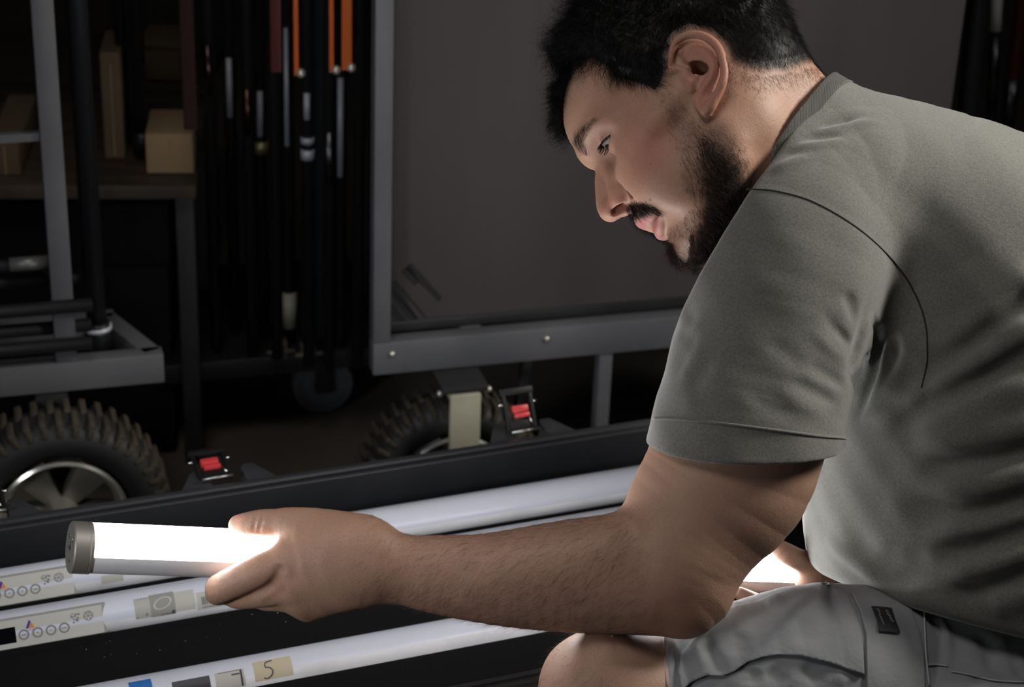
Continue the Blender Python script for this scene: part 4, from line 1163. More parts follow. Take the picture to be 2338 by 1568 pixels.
HEM_O, HEM_N = _h[0], _h[1] * (1 if (_h[1] @ (pc(1650, 1300, 1.66) - _h[0])) > 0 else -1)     # + is below the sleeve hem
_c = plane(pc(1925, 190, 1.775), pc(1832, 282, 1.70), pc(1752, 470, 1.765))
COL_O, COL_N = _c[0], _c[1] * (1 if (_c[1] @ (pc(1600, 300, 1.75) - _c[0])) > 0 else -1)      # + is above the neckline
_w = plane(pc(1885, 1345, 1.70), pc(2338, 1452, 1.68), pc(2100, 1330, 1.95))
WST_O, WST_N = _w[0], _w[1] * (1 if (_w[1] @ (pc(2100, 1700, 1.7) - _w[0])) > 0 else -1)
def pd(P, o, n):
    return (P - o.astype(f32)) @ n.astype(f32)
def shirt_base(P):
    d = chain(P, TORSO, 3, ZF)
    d = smin(d, chain(P, SLEEVE, 3, ZF), .03)
    d = smin(d, chain(P, [S(1795, 505, 112, 1.70), S(1862, 440, 116, 1.71), S(1950, 420, 160, 1.74), S(2060, 520, 215, 1.77)], 2), .04)
    d = smin(d, chain(P, FARSL, 2, ZF), .05)
    return d
FOLDS = None
def make_folds():
    """(points, push in + / out - in metres, width)"""
    global FOLDS
    F = []
    def add(pts, a, s, fn=shirt_base):
        if pts[-1][0] == 2338 or pts[0][1] > 1100: a, s = a * 1.3, s * 1.05
        F.append((np.array([hit(fn, x, y) for x, y in pts]), a, s))
    # armpit
    add([(1984, 700), (2000, 745), (2004, 785), (1999, 838), (1980, 895), (1950, 970)], .0095, .0048)
    add([(2018, 760), (2022, 810), (2008, 870), (1975, 930)], -.004, .006)
    add([(1975, 670), (1969, 737), (1957, 799), (1953, 849), (1958, 905)], .007, .008)
    add([(1985, 770), (1982, 830), (1972, 880)], -.004, .005)
    add([(1925, 660), (1945, 700), (1955, 745)], .003, .006)
    add([(1935, 985), (1965, 968), (2010, 958), (2060, 945)], .010, .007)
    add([(2080, 700), (2072, 780), (2035, 860), (1990, 930)], -.004, .009)
    add([(2060, 760), (2045, 820), (2015, 880)], .004, .007)
    add([(2120, 860), (2085, 915), (2030, 950), (1985, 965)], -.004, .009)
    # sleeve
    add([(1872, 715), (1905, 745), (1948, 800)], .0028, .005)
    add([(1842, 745), (1890, 790), (1945, 845)], -.002, .006)
    add([(1828, 825), (1880, 850), (1935, 890)], .0028, .006)
    add([(1790, 865), (1850, 890), (1922, 930)], .0026, .006)
    add([(1760, 880), (1830, 925), (1900, 955)], -.002, .006)
    add([(1740, 770), (1800, 810), (1850, 850)], .0016, .007)
    add([(1700, 900), (1760, 930), (1830, 955)], .0014, .006)
    add([(1560, 690), (1575, 720), (1590, 745)], .0022, .008)
    add([(1548, 755), (1575, 770), (1600, 790)], .0020, .007)
    add([(1615, 780), (1580, 830), (1550, 890)], -.0022, .007)
    add([(1640, 800), (1600, 860), (1570, 910)], .0018, .007)
    add([(1590, 900), (1570, 925), (1560, 940)], -.001, .006)
    # hem turned up
    # body, radiating from the armpit
    add([(2045, 912), (2120, 852), (2210, 790), (2338, 690)], .0055, .010)
    add([(2120, 812), (2210, 752), (2338, 640)], -.004, .012)
    add([(2000, 975), (2085, 942), (2168, 900), (2338, 815)], .007, .010)
    add([(2050, 935), (2130, 890), (2230, 830), (2338, 755)], -.005, .012)
    add([(2060, 1000), (2160, 965), (2338, 890)], -.003, .014)
    add([(2085, 1068), (2200, 1055), (2338, 1036)], .0075, .011)
    add([(2080, 1030), (2200, 1010), (2338, 980)], -.006, .013)
    add([(2090, 1110), (2200, 1095), (2338, 1070)], -.004, .012)
    add([(2040, 1150), (2120, 1168), (2230, 1170), (2338, 1142)], .009, .012)
    add([(2130, 1130), (2240, 1120), (2338, 1095)], -.005, .011)
    add([(2100, 1215), (2220, 1205), (2338, 1175)], -.007, .014)
    add([(2120, 1262), (2230, 1250), (2338, 1215)], .008, .012)
    add([(2140, 1310), (2240, 1295), (2338, 1260)], -.006, .013)
    add([(2160, 1350), (2260, 1340), (2338, 1310)], .006, .010)
    add([(2250, 1385), (2338, 1360)], -.005, .011)
    add([(2010, 1240), (2050, 1300), (2085, 1350)], .004, .013)
    add([(1925, 1200), (1990, 1270), (2060, 1340)], .003, .012)
    add([(1880, 1225), (1955, 1285), (2030, 1335)], -.0035, .007)
    add([(2075, 1240), (2090, 1300), (2100, 1350)], .004, .014)
    add([(1960, 1040), (1920, 1100), (1890, 1160)], -.003, .014)
    # around the collar
    add([(1834, 302), (1891, 276), (1955, 262), (2019, 262)], -0.0051, 0.0044)
    add([(1836, 290), (1890, 265), (1955, 251), (2040, 250)], 0.0044, 0.0044)
    add([(1828, 328), (1891, 301), (1971, 282), (2030, 282)], -0.0048, 0.0044)
    add([(1838, 312), (1900, 286), (1975, 272)], 0.0037, 0.0044)
    add([(1796, 349), (1859, 333), (1939, 320)], -0.0044, 0.0050)
    add([(1800, 338), (1860, 318), (1930, 306)], 0.0034, 0.0050)
    add([(1923, 241), (1987, 228), (2067, 231)], -0.0041, 0.0044)
    add([(1930, 228), (1990, 214), (2040, 212)], 0.0027, 0.0044)
    add([(1750, 400), (1810, 370), (1870, 352)], -0.0027, 0.0063)
    FOLDS = F
def foldfield(P, F):
    d = np.zeros(len(P), f32)
    lo, hi = P.min(0), P.max(0)
    for pts, a, s in F:
        R = 2.6 * s
        if (np.maximum(np.maximum(pts.min(0) - R - hi, lo - R - pts.max(0)), 0) > 0).any(): continue
        A = np.c_[pts, np.zeros(len(pts))]
        x = chain(P, A, 4, far=.06)
        # fade along the fold: in from its start, and out again unless it runs on past the frame
        ch = pts[-1] - pts[0]; t = ((P - pts[0].astype(f32)) @ ch.astype(f32)) / float(ch @ ch)
        fade = sstep(-.02, .38, t)
        if pts[-1][0] < .40: fade = fade * sstep(1.02, .62, t)
        d += f32(a) * np.exp(-(x / s) ** 2) * fade
    return d
def shirt_solid(P):
    d = shirt_base(P) + foldfield(P, FOLDS)
    # long soft waves of the cloth
    d = d + f32(.0007) * np.sin(P[:, 0] * 95 + P[:, 1] * 60) * np.sin(P[:, 1] * 70 - P[:, 2] * 90)
    return d
def shirt_d(P):
    d = shirt_solid(P)
    nk = chain(P, NECK, 3)
    nk = smin(nk, chain(P, [list(pc(1690, 215, 1.70)) + [.020], list(pc(1760, 330, 1.705)) + [.021], list(pc(1770, 450, 1.715)) + [.022]], 2), .03)
    up = pd(P, COL_O, COL_N)
    d = smin(d, np.maximum(nk - .0085, np.maximum(-up - .09, up)), .02)
    d = smax(d, up, .003)
    d = np.maximum(d, -np.maximum(nk - .0035, -up - .05))                       # open neck
    hm = pd(P, HEM_O, HEM_N)
    sl = chain(P, ARMC, 3, ZF)
    in_sleeve = (P[:, 0] < pc(1975, 0, 1.66)[0])
    cut = np.where(in_sleeve & (P[:, 1] < pc(0, 900, 1.66)[1]) & (P[:, 2] < 1.78) & (chain(P, SLEEVE, 2, ZF, far=.03) < .02), hm, -.05)
    d = smax(d, cut, .003)
    # hollow sleeve end
    d = np.maximum(d, -np.maximum(np.maximum(sl - .001, np.abs(hm + .012) - .03), P[:, 1] - pc(0, 900, 1.66)[1]))
    d = smax(d, pd(P, WST_O, WST_N) , .01)
    return d
ARMC = [[a[0] + .004, a[1], a[2], a[3] - .003, a[4]] for a in ARM]
SHORTS = [S(1352, 1604, 158, 1.69, 1), S(1400, 1606, 158, 1.69, 1), S(1500, 1604, 158, 1.695, 1), S(1585, 1602, 157, 1.70, 1), S(1645, 1580, 186, 1.705, 1), S(1760, 1566, 208, 1.71, 1), S(1885, 1556, 225, 1.72, 1),
          S(2050, 1590, 238, 1.75, 1), S(2200, 1650, 250, 1.745, 1.08), S(2340, 1650, 250, 1.760, 1.15), S(2460, 1640, 240, 1.82, 1.2)]
SH2 = [S(2140, 1750, 168, 1.99, 1), S(2200, 1640, 200, 1.97, 1), S(2260, 1600, 230, 1.93, 1)]
_k = plane(pc(1394, 1450, 1.69), pc(1408, 1600, 1.69), pc(1402, 1520, 1.63))
CUF_O, CUF_N = _k[0], _k[1] * (1 if (_k[1] @ (pc(1200, 1500, 1.69) - _k[0])) > 0 else -1)
SFOLDS = None
def shorts_base(P):
    d = chain(P, SHORTS, 3, ZF)
    d = smin(d, chain(P, SH2, 2, ZF), .03)
    return smax(d, pd(P, CUF_O, CUF_N), .003)
def make_sfolds():
    global SFOLDS
    F = []
    def add(pts, a, s): F.append((np.array([hit(shorts_base, x, y) for x, y in pts]), a, s))
    add([(1602, 1446), (1615, 1480), (1640, 1520), (1665, 1545)], .006, .006)
    add([(1575, 1455), (1598, 1490), (1620, 1530)], -.003, .007)
    add([(1700, 1440), (1690, 1475), (1680, 1500)], .0025, .008)
    add([(1830, 1400), (1840, 1440), (1835, 1480)], .002, .010)
    add([(1752, 1520), (1775, 1545), (1790, 1568)], .004, .007)
    add([(1830, 1515), (1860, 1540), (1880, 1568)], .0035, .007)
    add([(1715, 1520), (1720, 1545), (1712, 1568)], .003, .006)
    add([(1905, 1530), (1925, 1550), (1935, 1568)], -.0025, .007)
    add([(2115, 1395), (2135, 1425), (2150, 1455)], .006, .004)
    add([(2140, 1400), (2158, 1440), (2165, 1490), (2165, 1540)], -.0035, .004)
    add([(2180, 1405), (2210, 1425), (2245, 1440)], -.003, .008)
    add([(2245, 1440), (2258, 1480), (2262, 1540)], .0045, .006)
    add([(2290, 1460), (2310, 1490), (2330, 1530)], .0035, .006)
    add([(2270, 1450), (2300, 1480), (2330, 1510)], -.003, .006)
    add([(2226, 1540), (2232, 1555), (2236, 1568)], .003, .005)
    add([(1420, 1470), (1422, 1510), (1424, 1560)], .0005, .002)
    add([(1437, 1470), (1440, 1510), (1443, 1560)], .0010, .0018)
    add([(1460, 1465), (1468, 1500), (1472, 1540)], .0012, .006)
    add([(1445, 1530), (1456, 1550), (1462, 1568)], .0015, .004)
    add([(1515, 1455), (1517, 1500), (1524, 1560)], .0018, .0016)
    add([(1523, 1455), (1524, 1500), (1532, 1560)], -.0008, .002)
    add([(1541, 1455), (1543, 1500), (1552, 1560)], .0010, .0016)
    SFOLDS = F
def shorts_d(P):
    d = shorts_base(P) + foldfield(P, SFOLDS)
    d = d + f32(.0005) * np.sin(P[:, 0] * 160 + P[:, 1] * 60) * np.sin(P[:, 1] * 110 - P[:, 2] * 70)
    return d
# ------------------------------------------------------------------ the person
rng = np.random.default_rng(7)
make_folds(); make_sfolds()
HEADPOLY = {
 'hair': [(1150, 600), (1287, 268), (1291, 205), (1302, 172), (1322, 152), (1350, 147), (1376, 160), (1396, 188), (1430, 196), (1468, 207), (1498, 222), (1514, 208), (1528, 178), (1533, 130),
          (1545, 84), (1575, 68), (1620, 76), (1650, 110), (1664, 146), (1700, 164), (1745, 172), (1800, 164), (1850, 150), (1880, 160), (2100, 150), (2000, -600), (1000, -600)],
 'beard': [(1572, 296), (1600, 288), (1640, 300), (1676, 330), (1700, 370), (1712, 430), (1700, 520), (1640, 640), (1556, 640), (1540, 600), (1520, 570), (1510, 551), (1536, 553), (1545, 582), (1563, 600),
           (1569, 592), (1573, 560), (1571, 528), (1583, 500), (1594, 461), (1583, 407), (1574, 354)],
 'stache': [(1425, 470), (1432, 463), (1446, 459), (1473, 459), (1492, 470), (1507, 484), (1501, 492), (1483, 489), (1462, 500), (1444, 500), (1432, 492)],
 'brow': [(1307, 334), (1312, 315), (1326, 292), (1348, 272), (1376, 270), (1350, 290), (1341, 308), (1338, 327), (1341, 343), (1352, 362), (1330, 358)],
 'burn': [(1495, 208), (1535, 205), (1560, 235), (1600, 290), (1640, 300), (1600, 470), (1560, 440), (1545, 360), (1520, 290)],
 'chin': [(1500, 545), (1575, 480), (1590, 600), (1550, 625), (1520, 575)],
}
EARPX = [(1529, 172), (1527, 135), (1533, 100), (1548, 82), (1571, 73), (1598, 73), (1621, 81), (1640, 96), (1652, 116), (1659, 143), (1661, 168), (1657, 194), (1649, 213), (1634, 234), (1622, 264), (1606, 272), (1590, 255), (1570, 215), (1545, 190)]
def mirror_px(V):
    """pixel of each head point, the far half folded onto the near half"""
    q = to_head(V.astype(f32)); q[:, 2] = np.abs(q[:, 2])
    return proj(from_head(q)), q
def region(pp, name):
    return inpoly(pp, HEADPOLY[name])
def vnoise(P, sc, seed=0):
    r = np.random.default_rng(seed); o = np.zeros(len(P))
    for _ in range(6):
        k = r.normal(size=3) * sc; o += np.sin(P @ k + r.uniform(0, 6.28))
    return o / 6
def set_col(me, C, name='Col'):
    a = me.color_attributes.new(name=name, type='FLOAT_COLOR', domain='POINT')
    a.data.foreach_set('color', np.c_[C, np.ones(len(C))].astype(f32).ravel())
SKIN = np.array([.410, .245, .175])
def head_colors(V):
    pp, q = mirror_px(V)
    C = np.tile(SKIN, (len(V), 1))
    def mix(col, f):
        nonlocal C
        f = np.clip(f, 0, 1)[:, None]; C = C * (1 - f) + np.array(col) * f
    n1 = vnoise(q, .12, 1); n2 = vnoise(q, .5, 2)
    mix((.36, .17, .11), .25 + .25 * n1)
    ck = np.exp(-(((q[:, 0] - 62) / 24) ** 2 + ((q[:, 1] + 18) / 20) ** 2)); mix((.44, .16, .12), .62 * ck)
    nz = np.exp(-(((q[:, 0] - 108) / 12) ** 2 + ((q[:, 1] + 16) / 10) ** 2)); mix((.46, .16, .12), .45 * nz)
    er = np.exp(-(np.maximum(0, np.linalg.norm((q - np.array(EARC)) / [1, 1, .8], axis=1) - 30) / 6) ** 2) * sstep(72, 78, q[:, 2]); mix((.45, .18, .13), .5 * er)
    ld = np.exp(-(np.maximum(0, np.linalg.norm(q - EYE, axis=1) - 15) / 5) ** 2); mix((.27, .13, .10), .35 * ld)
    up = chain(q.astype(f32), [[97, -40.5, 0, 5], [95, -41, 7, 5], [90, -44, 14, 4.6], [84.5, -49, 21, 3], [82, -52, 25, 1.6]], 3)
    lo = chain(q.astype(f32), [[90.5, -55.5, 0, 4.6], [90, -55.5, 8, 4.6], [86.5, -55, 15, 4.0], [82.5, -53.3, 22, 2.2]], 3)
    mix((.40, .14, .13), sstep(1.8, -.6, np.minimum(up, lo)) * .88)
    ins = chain(q.astype(f32), [[92, -48.5, 0, 1.4], [88, -49.5, 12, 1.2], [82, -51.5, 22, 1]], 2); mix((.14, .03, .03), sstep(2.0, .5, ins) * .9)
    for nm, st in (('beard', .68), ('stache', .6), ('brow', .30)):
        e = polyd(pp, HEADPOLY[nm], True); f = np.where(region(pp, nm), sstep(0, np.where((pp[:, 0] < 1582) & (pp[:, 1] > 535), 12, 60) if nm == 'beard' else 9, e), 0); mix((.055, .038, .034), f * st)
    e = polyd(pp, HEADPOLY['burn'], True); mix((.2, .10, .075), np.where(region(pp, 'burn'), sstep(0, 22, e), 0) * .30)
    e = polyd(pp, HEADPOLY['chin'], True); mix((.2, .12, .10), np.where(region(pp, 'chin'), sstep(0, 12, e), 0) * .35)
    e = polyd(pp, HEADPOLY['hair'], True); mix((.016, .013, .012), np.where(region(pp, 'hair') & ~inpoly(pp, EARPX), sstep(-2, 24, e) * sstep(-1, 6, polyd(pp, EARPX, True)), 0) * .96)
    for (x, y, r) in ((1484, 456, 3.2), (1486, 373, 1.6), (1543, 393, 1.3), (1360, 300, 1.0)):     # moles
        mix((.10, .06, .05), sstep(r + 1.2, r - 1, np.linalg.norm(pp - [x, y], axis=1)) * .8)
    return C
def limb_colors(V, elbow=True):
    C = np.tile(SKIN, (len(V), 1)); n1 = vnoise(V, 60, 3)[:, None]; n2 = vnoise(V, 200, 4)[:, None]
    C = C * (1 + .06 * n1 + .04 * n2)
    pp = proj(V)
    el = np.exp(-(((pp[:, 0] - 1570) / 90) ** 2 + ((pp[:, 1] - 1400) / 60) ** 2))[:, None] * elbow
    C = C * (1 - .35 * el) + np.array((.30, .135, .075)) * .35 * el
    kn = np.exp(-(((pp[:, 0] - 619) / 40) ** 2 + ((pp[:, 1] - 1334) / 24) ** 2))[:, None] * elbow
    C = C * (1 - .3 * kn) + np.array((.30, .12, .09)) * .3 * kn
    na = sstep(13, 8, np.hypot((pp[:, 0] - 544) / 1.5, pp[:, 1] - 1180))[:, None] * elbow
    C = C * (1 - .6 * na) + np.array((.62, .30, .25)) * .6 * na
    return C
skin = mat('skin', (.42, .23, .15), .50, spec=.32)
skin.node_tree.nodes['Principled BSDF'].inputs['Subsurface Weight'].default_value = .22
skin.node_tree.nodes['Principled BSDF'].inputs['Subsurface Radius'].default_value = (1, .32, .18)
skin.node_tree.nodes['Principled BSDF'].inputs['Subsurface Scale'].default_value = .006
_a = nd(skin, 'ShaderNodeVertexColor', layer_name='Col')
_n = nd(skin, 'ShaderNodeTexNoise'); _n.inputs['Scale'].default_value = 700; _n.inputs['Detail'].default_value = 3
_t = nd(skin, 'ShaderNodeTexCoord'); lk(skin, _t.outputs['Object'], _n.inputs['Vector'])
_m = nd(skin, 'ShaderNodeMix', data_type='RGBA', blend_type='MULTIPLY'); _m.inputs[0].default_value = .35
lk(skin, _a.outputs['Color'], _m.inputs[6]); lk(skin, _n.outputs['Fac'], _m.inputs[7])
_g = nd(skin, 'ShaderNodeMix', data_type='RGBA', blend_type='MULTIPLY'); _g.inputs[0].default_value = 1; _g.inputs[7].default_value = (1.2, 1.2, 1.2, 1)
lk(skin, _m.outputs[2], _g.inputs[6]); lk(skin, _g.outputs[2], bsdf(skin).inputs['Base Color'])
_b1 = bump(skin, 900, .22, .0006, 3, kind='voronoi'); bump(skin, 160, .18, .0012, 4, prev=_b1)

PERSON = thing('person', 'bearded man in olive grey t-shirt and grey cargo shorts, bending over the glowing tube', 'person', (c2w(pc(2150, 1650, 1.8)) * [1, 1, 0]))
def box_px(x0, y1, z0, x1, y0, z1, d0, d1):
    return [pc(x0, 0, d0)[0], pc(0, y1, d1)[1], z0], [pc(x1, 0, d1)[0], pc(0, y0, d1)[1], z1]
QS = 1.0
parts = []
V, F = surface(head_neck_d, np.array(pc(1180, 640, 1.74)) - [0, 0, .11], np.array(pc(1975, -150, 1.74)) + [0, 0, .115], .00125 * QS)
HEADV, HEADF = V, F
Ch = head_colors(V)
parts.append((V, F, Ch))
V, F = surface(left_arm_d, [pc(450, 0, 1.6)[0], pc(0, 1470, 1.66)[1], 1.57], [pc(1960, 0, 1.66)[0], pc(0, 940, 1.66)[1], 1.745], .00135 * QS)
ARMV, ARMF = V, F
parts.append((V, F, limb_colors(V)))
V, F = surface(right_arm_d, [pc(1670, 0, 1.8)[0], pc(0, 1450, 1.9)[1], 1.79], [pc(2100, 0, 2)[0], pc(0, 1180, 2)[1], 2.1], .0018 * QS)
parts.append((V, F, limb_colors(V, False)))
V, F = surface(leg_d, [pc(1170, 0, 1.7)[0], pc(0, 2350, 1.95)[1], 1.58], [pc(1560, 0, 1.75)[0], pc(0, 1430, 1.7)[1], 2.25], .0025 * QS)
LEGV, LEGF = V, F
parts.append((V, F, limb_colors(V, False)))
off = 0; VV, FF, CC = [], [], []
for V, F, C in parts:
    VV.append(V); FF.append(F + off); CC.append(C); off += len(V)
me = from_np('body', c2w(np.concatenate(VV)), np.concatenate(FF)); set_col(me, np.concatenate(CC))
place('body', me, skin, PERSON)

# eyes: white, dark iris, pupil
eyem = mat('eye', (.6, .57, .53), .12, spec=.6, Coat_Weight=.8, Coat_Roughness=.03)
_a = nd(eyem, 'ShaderNodeVertexColor', layer_name='Col'); lk(eyem, _a.outputs['Color'], bsdf(eyem).inputs['Base Color'])
for sd in (1, -1):
    nu, nv_ = 64, 48
    g = np.array([.80, -.56, .12 * sd]); g /= np.linalg.norm(g)
    a = np.cross(g, [0, 0, 1.]); a /= np.linalg.norm(a); b = np.cross(g, a)
    th = np.linspace(0, PI, nv_)[:, None]; ph = np.linspace(0, 2 * PI, nu, endpoint=False)[None]
    D = np.cos(th)[..., None] * g + np.sin(th)[..., None] * (np.cos(ph)[..., None] * a + np.sin(ph)[..., None] * b)
    rr = 12.1 + 1.3 * np.exp(-(th / .42) ** 2 * 1.2)
    Q = EYE * [1, 1, sd] + D * (rr[..., None] if rr.ndim == 2 else rr)
    col = np.tile(np.array([.36, .33, .31]), (nv_, nu, 1)); t = np.broadcast_to(th, (nv_, nu))
    col[t < .60] = (.030, .016, .010); col[t < .20] = (.003, .003, .003)
    idx = np.arange(nv_ * nu).reshape(nv_, nu)
    Fq = np.stack([idx[:-1], np.roll(idx[:-1], -1, 1), np.roll(idx[1:], -1, 1), idx[1:]], -1).reshape(-1, 4)
    me = from_np('eye', c2w(from_head(Q.reshape(-1, 3))), Fq); set_col(me, col.reshape(-1, 3))
    place('eye', me, eyem, PERSON)

# ---- hair: every strand a thin tapering tube
def sample(V, F, w, n):
    """n random points on quads F weighted by area times face weight w; returns point, normal"""
    a, b, c, d = (V[F[:, i]].astype(float) for i in range(4))
    N = np.cross(c - a, d - b); A = np.linalg.norm(N, axis=1); N /= A[:, None] + 1e-12
    p = A * w; p /= p.sum()
    i = rng.choice(len(F), n, p=p)
    u, v = rng.random((2, n, 1))
    return a[i] * (1 - u) * (1 - v) + b[i] * u * (1 - v) + c[i] * u * v + d[i] * (1 - u) * v, N[i]
def strands(P, r0, tip=.25):
    """P: (n, k, 3) points; r0: (n,) root radius -> verts, quads of three-sided tubes"""
    n, k, _ = P.shape
    T = np.gradient(P, axis=1); T /= np.linalg.norm(T, axis=2, keepdims=True) + 1e-12
    ref = rng.normal(size=(n, 1, 3)); U = np.cross(T, ref); U /= np.linalg.norm(U, axis=2, keepdims=True) + 1e-12; W = np.cross(T, U)
    r = r0[:, None] * (1 - (1 - tip) * np.linspace(0, 1, k)[None] ** 1.5)
    ang = np.array([0, 2.094, 4.189])
    ring = P[:, :, None] + r[:, :, None, None] * (np.cos(ang)[:, None] * U[:, :, None] + np.sin(ang)[:, None] * W[:, :, None])
    idx = np.arange(n * k * 3).reshape(n, k, 3)
    a, b = idx[:, :-1], idx[:, 1:]
    Fq = np.stack([a, np.roll(a, -1, 2), np.roll(b, -1, 2), b], -1).reshape(-1, 4)
    return ring.reshape(-1, 3), Fq
def grow(root, nrm, dr, length, k=6, curl=.0, curlf=1.0, bend=None, jitter=.15, lift=.5, lock=None):
    """strands in the camera frame; dr: (n,3) lie direction"""
    n = len(root)
    dr = dr - nrm * (dr * nrm).sum(1, keepdims=True) * .9
    dr /= np.linalg.norm(dr, axis=1, keepdims=True) + 1e-9
    d = nrm * (lift[:, None] if hasattr(lift, '__len__') else lift) + dr + rng.normal(size=(n, 3)) * jitter
    d /= np.linalg.norm(d, axis=1, keepdims=True)
    s = np.linspace(0, 1, k)[None, :, None]
    L = length[:, None, None]
    P = root[:, None] + d[:, None] * s * L
    b = dr if bend is None else bend
    P = P + b[:, None] * (s ** 2) * L * .35 - nrm[:, None] * (s ** 2) * L * .22 * (lift[:, None, None] if hasattr(lift, '__len__') else lift)
    if curl > 0:
        side = np.cross(d, nrm); side /= np.linalg.norm(side, axis=1, keepdims=True) + 1e-9
        ph = rng.uniform(0, 6.28, (n, 1, 1)); fr = rng.uniform(.7, 1.4, (n, 1, 1)) * curlf
        if lock is not None:                          # neighbouring strands curl together into locks
            ph = (lock[:, 0] * 7)[:, None, None] + ph * .10; fr = (1 + .3 * lock[:, 1])[:, None, None] * curlf
        P = P + (side[:, None] * np.sin(ph + s * 6.28 * fr) + nrm[:, None] * np.cos(ph + s * 6.28 * fr)) * L * curl * s
    return P
hairm = mat('black_hair', (.0055, .0048, .0045), .5, spec=.16)
beardm = mat('beard_hair', (.024, .014, .010), .45, spec=.3)
lightm = mat('body_hair', (.075, .045, .03), .5, spec=.35)
Uc, Vc, Wc = HR[:, 0], HR[:, 1], HR[:, 2]
fc = HEADV[HEADF].mean(1)
pp, qf = mirror_px(fc)
q0 = to_head(fc.astype(f32))
sgn = np.sign(q0[:, 2])
notear = ~inpoly(pp, EARPX)
def build_hair():
    inside = region(pp, 'hair') & notear
    e = polyd(pp, HEADPOLY['hair'], True)
    # volume under the strands: the skull surface pushed out, thicker on top
    thick = lambda q, e, es: (1.0 + 14 * sstep(45, 95, q[:, 1]) + 9 * sstep(-30, -95, q[:, 0]) * sstep(5, 60, q[:, 1]) + 27 * sstep(50, 88, q[:, 0]) * sstep(68, 92, q[:, 1]) + 4.5 * sstep(15, 60, q[:, 1])) * sstep(0, np.where(q[:, 0] > 58, 20, 36), e - es)
    ppv, qv = mirror_px(HEADV)
    iv = region(ppv, 'hair'); ev = polyd(ppv, HEADPOLY['hair'], True)
    a, b, c, d_ = (HEADV[HEADF[:, i]].astype(float) for i in range(4))
    fn_ = np.cross(c - a, d_ - b)
    vn = np.zeros((len(HEADV), 3))
    for i in range(4): np.add.at(vn, HEADF[:, i], fn_)
    vn /= np.linalg.norm(vn, axis=1, keepdims=True) + 1e-12
    ev = np.minimum(ev, polyd(ppv, EARPX, True)); t = thick(qv, ev, 12 + 16. * (ppv[:, 0] > 1655))
    lump = 1 + .28 * vnoise(qv, .16, 11) + .24 * vnoise(qv, .38, 12) + .16 * vnoise(qv, .8, 13)
    SV = HEADV + vn * (t * np.clip(lump, .35, 1.6) * HS)[:, None]
    keepf = inside & (np.minimum(e, polyd(pp, EARPX, True)) > 15 + 16 * (pp[:, 0] > 1655))
    SF = HEADF[keepf]
    used = np.zeros(len(SV), bool); used[SF] = True; ix = np.cumsum(used) - 1
    VV, FF = [SV[used]], [ix[SF]]; o = used.sum()
    # strands rooted in that volume
    def add(n, w, ln, r, **kw):
        nonlocal o
        P, N = sample(SV, HEADF, w, n)
        q = to_head(P.astype(f32)); s_ = np.sign(q[:, 2:3]); aq = np.abs(q[:, 2])
        top = sstep(35, 85, q[:, 1])[:, None]
        back = sstep(-20, -70, q[:, 0])[:, None]
        front = (sstep(50, 85, q[:, 0]) * sstep(60, 85, q[:, 1]))[:, None]
        cow = vnoise(q, .07, 21)[:, None]
        dr = (Uc * .9 + Vc * -.3) * top * (1 - front) + (Uc * .8 - Vc * .75) * front + (-Vc * .85 + Uc * (.10 + .35 * (1 - back))) * (1 - top) + (-Vc * .9 - Uc * .1) * back * (1 - top)
        dr = dr + Wc * s_ * .35 * top + np.cross(dr, N) * cow * 1.3
        L = ln(q, rng.random(n)) * HS
        lk_ = np.stack([vnoise(q, .22, 31), vnoise(q, .15, 32)], 1)
        dr = dr + np.cross(dr, N) * (vnoise(q, .35, 33) * 1.1)[:, None]
        L = L * (1 + .35 * vnoise(q, .45, 34))
        G = grow(P, N, dr, L, lock=lk_, **kw)
        a_, f_ = strands(G, np.full(n, r) * rng.uniform(.7, 1.3, n))
        VV.append(a_); FF.append(f_ + o); o += len(a_)
    wt = np.where(inside, sstep(-2, 22, e), 0)
    topw = np.where(inside, sstep(30, 62, qf[:, 1]) * sstep(0, 10, e), 0)
    add(15000, topw + .02 * wt, lambda q, u: 8 + 6 * sstep(40, 90, q[:, 1]) + 6 * u, .00011, k=7, curl=.30, curlf=1.1, lift=.34, jitter=.16)
    add(2500, topw * sstep(35, 75, qf[:, 0]), lambda q, u: 9 + 8 * u, .00011, k=8, curl=.34, curlf=1.2, lift=.42, jitter=.2)
    add(2600, np.where(inside, sstep(58, 80, qf[:, 0]) * sstep(0, 5, e) * sstep(75, 30, e), 0), lambda q, u: 16 + 7 * u, .00013, k=8, curl=.26, curlf=1.1, lift=.85, jitter=.14)
    sd_ = np.where(inside, sstep(-1, 26, e) ** 1.3, 0) * (1 - .7 * sstep(45, 80, qf[:, 1])) * (qf[:, 2] * np.sign(1) > 0)
    add(17000, sd_ * (.35 + .65 * (sgn > 0)), lambda q, u: 3.5 + 6 * sstep(-20, 50, q[:, 1]) + 3 * u, .00009, k=4, curl=.06, lift=.42, jitter=.22)
    # stragglers below the hairline
    e2 = np.where(inside, 0, e); neck = (~region(pp, 'hair')) & (e < 60) & (pp[:, 0] > 1655) & notear & (sgn > 0)
    add(900, np.where(neck, sstep(60, 0, e2) ** 1.5, 0), lambda q, u: 2.5 + 2 * u, .00006, k=4, curl=.1, lift=.3, jitter=.4)
    me = from_np('hair', c2w(np.concatenate(VV)), np.concatenate(FF))
    place('hair', me, hairm, PERSON)
build_hair()
def tuft(name, w, n, dirf, ln, r, m, label=None, **kw):
    P, N = sample(HEADV, HEADF, w, n)
    q = to_head(P.astype(f32)); s_ = np.sign(q[:, 2:3])
    G = grow(P, N, dirf(q, s_), ln(q, rng.random(n)) * HS, **kw)
    a_, f_ = strands(G, np.full(n, r) * rng.uniform(.7, 1.3, n), .35)
    return a_, f_
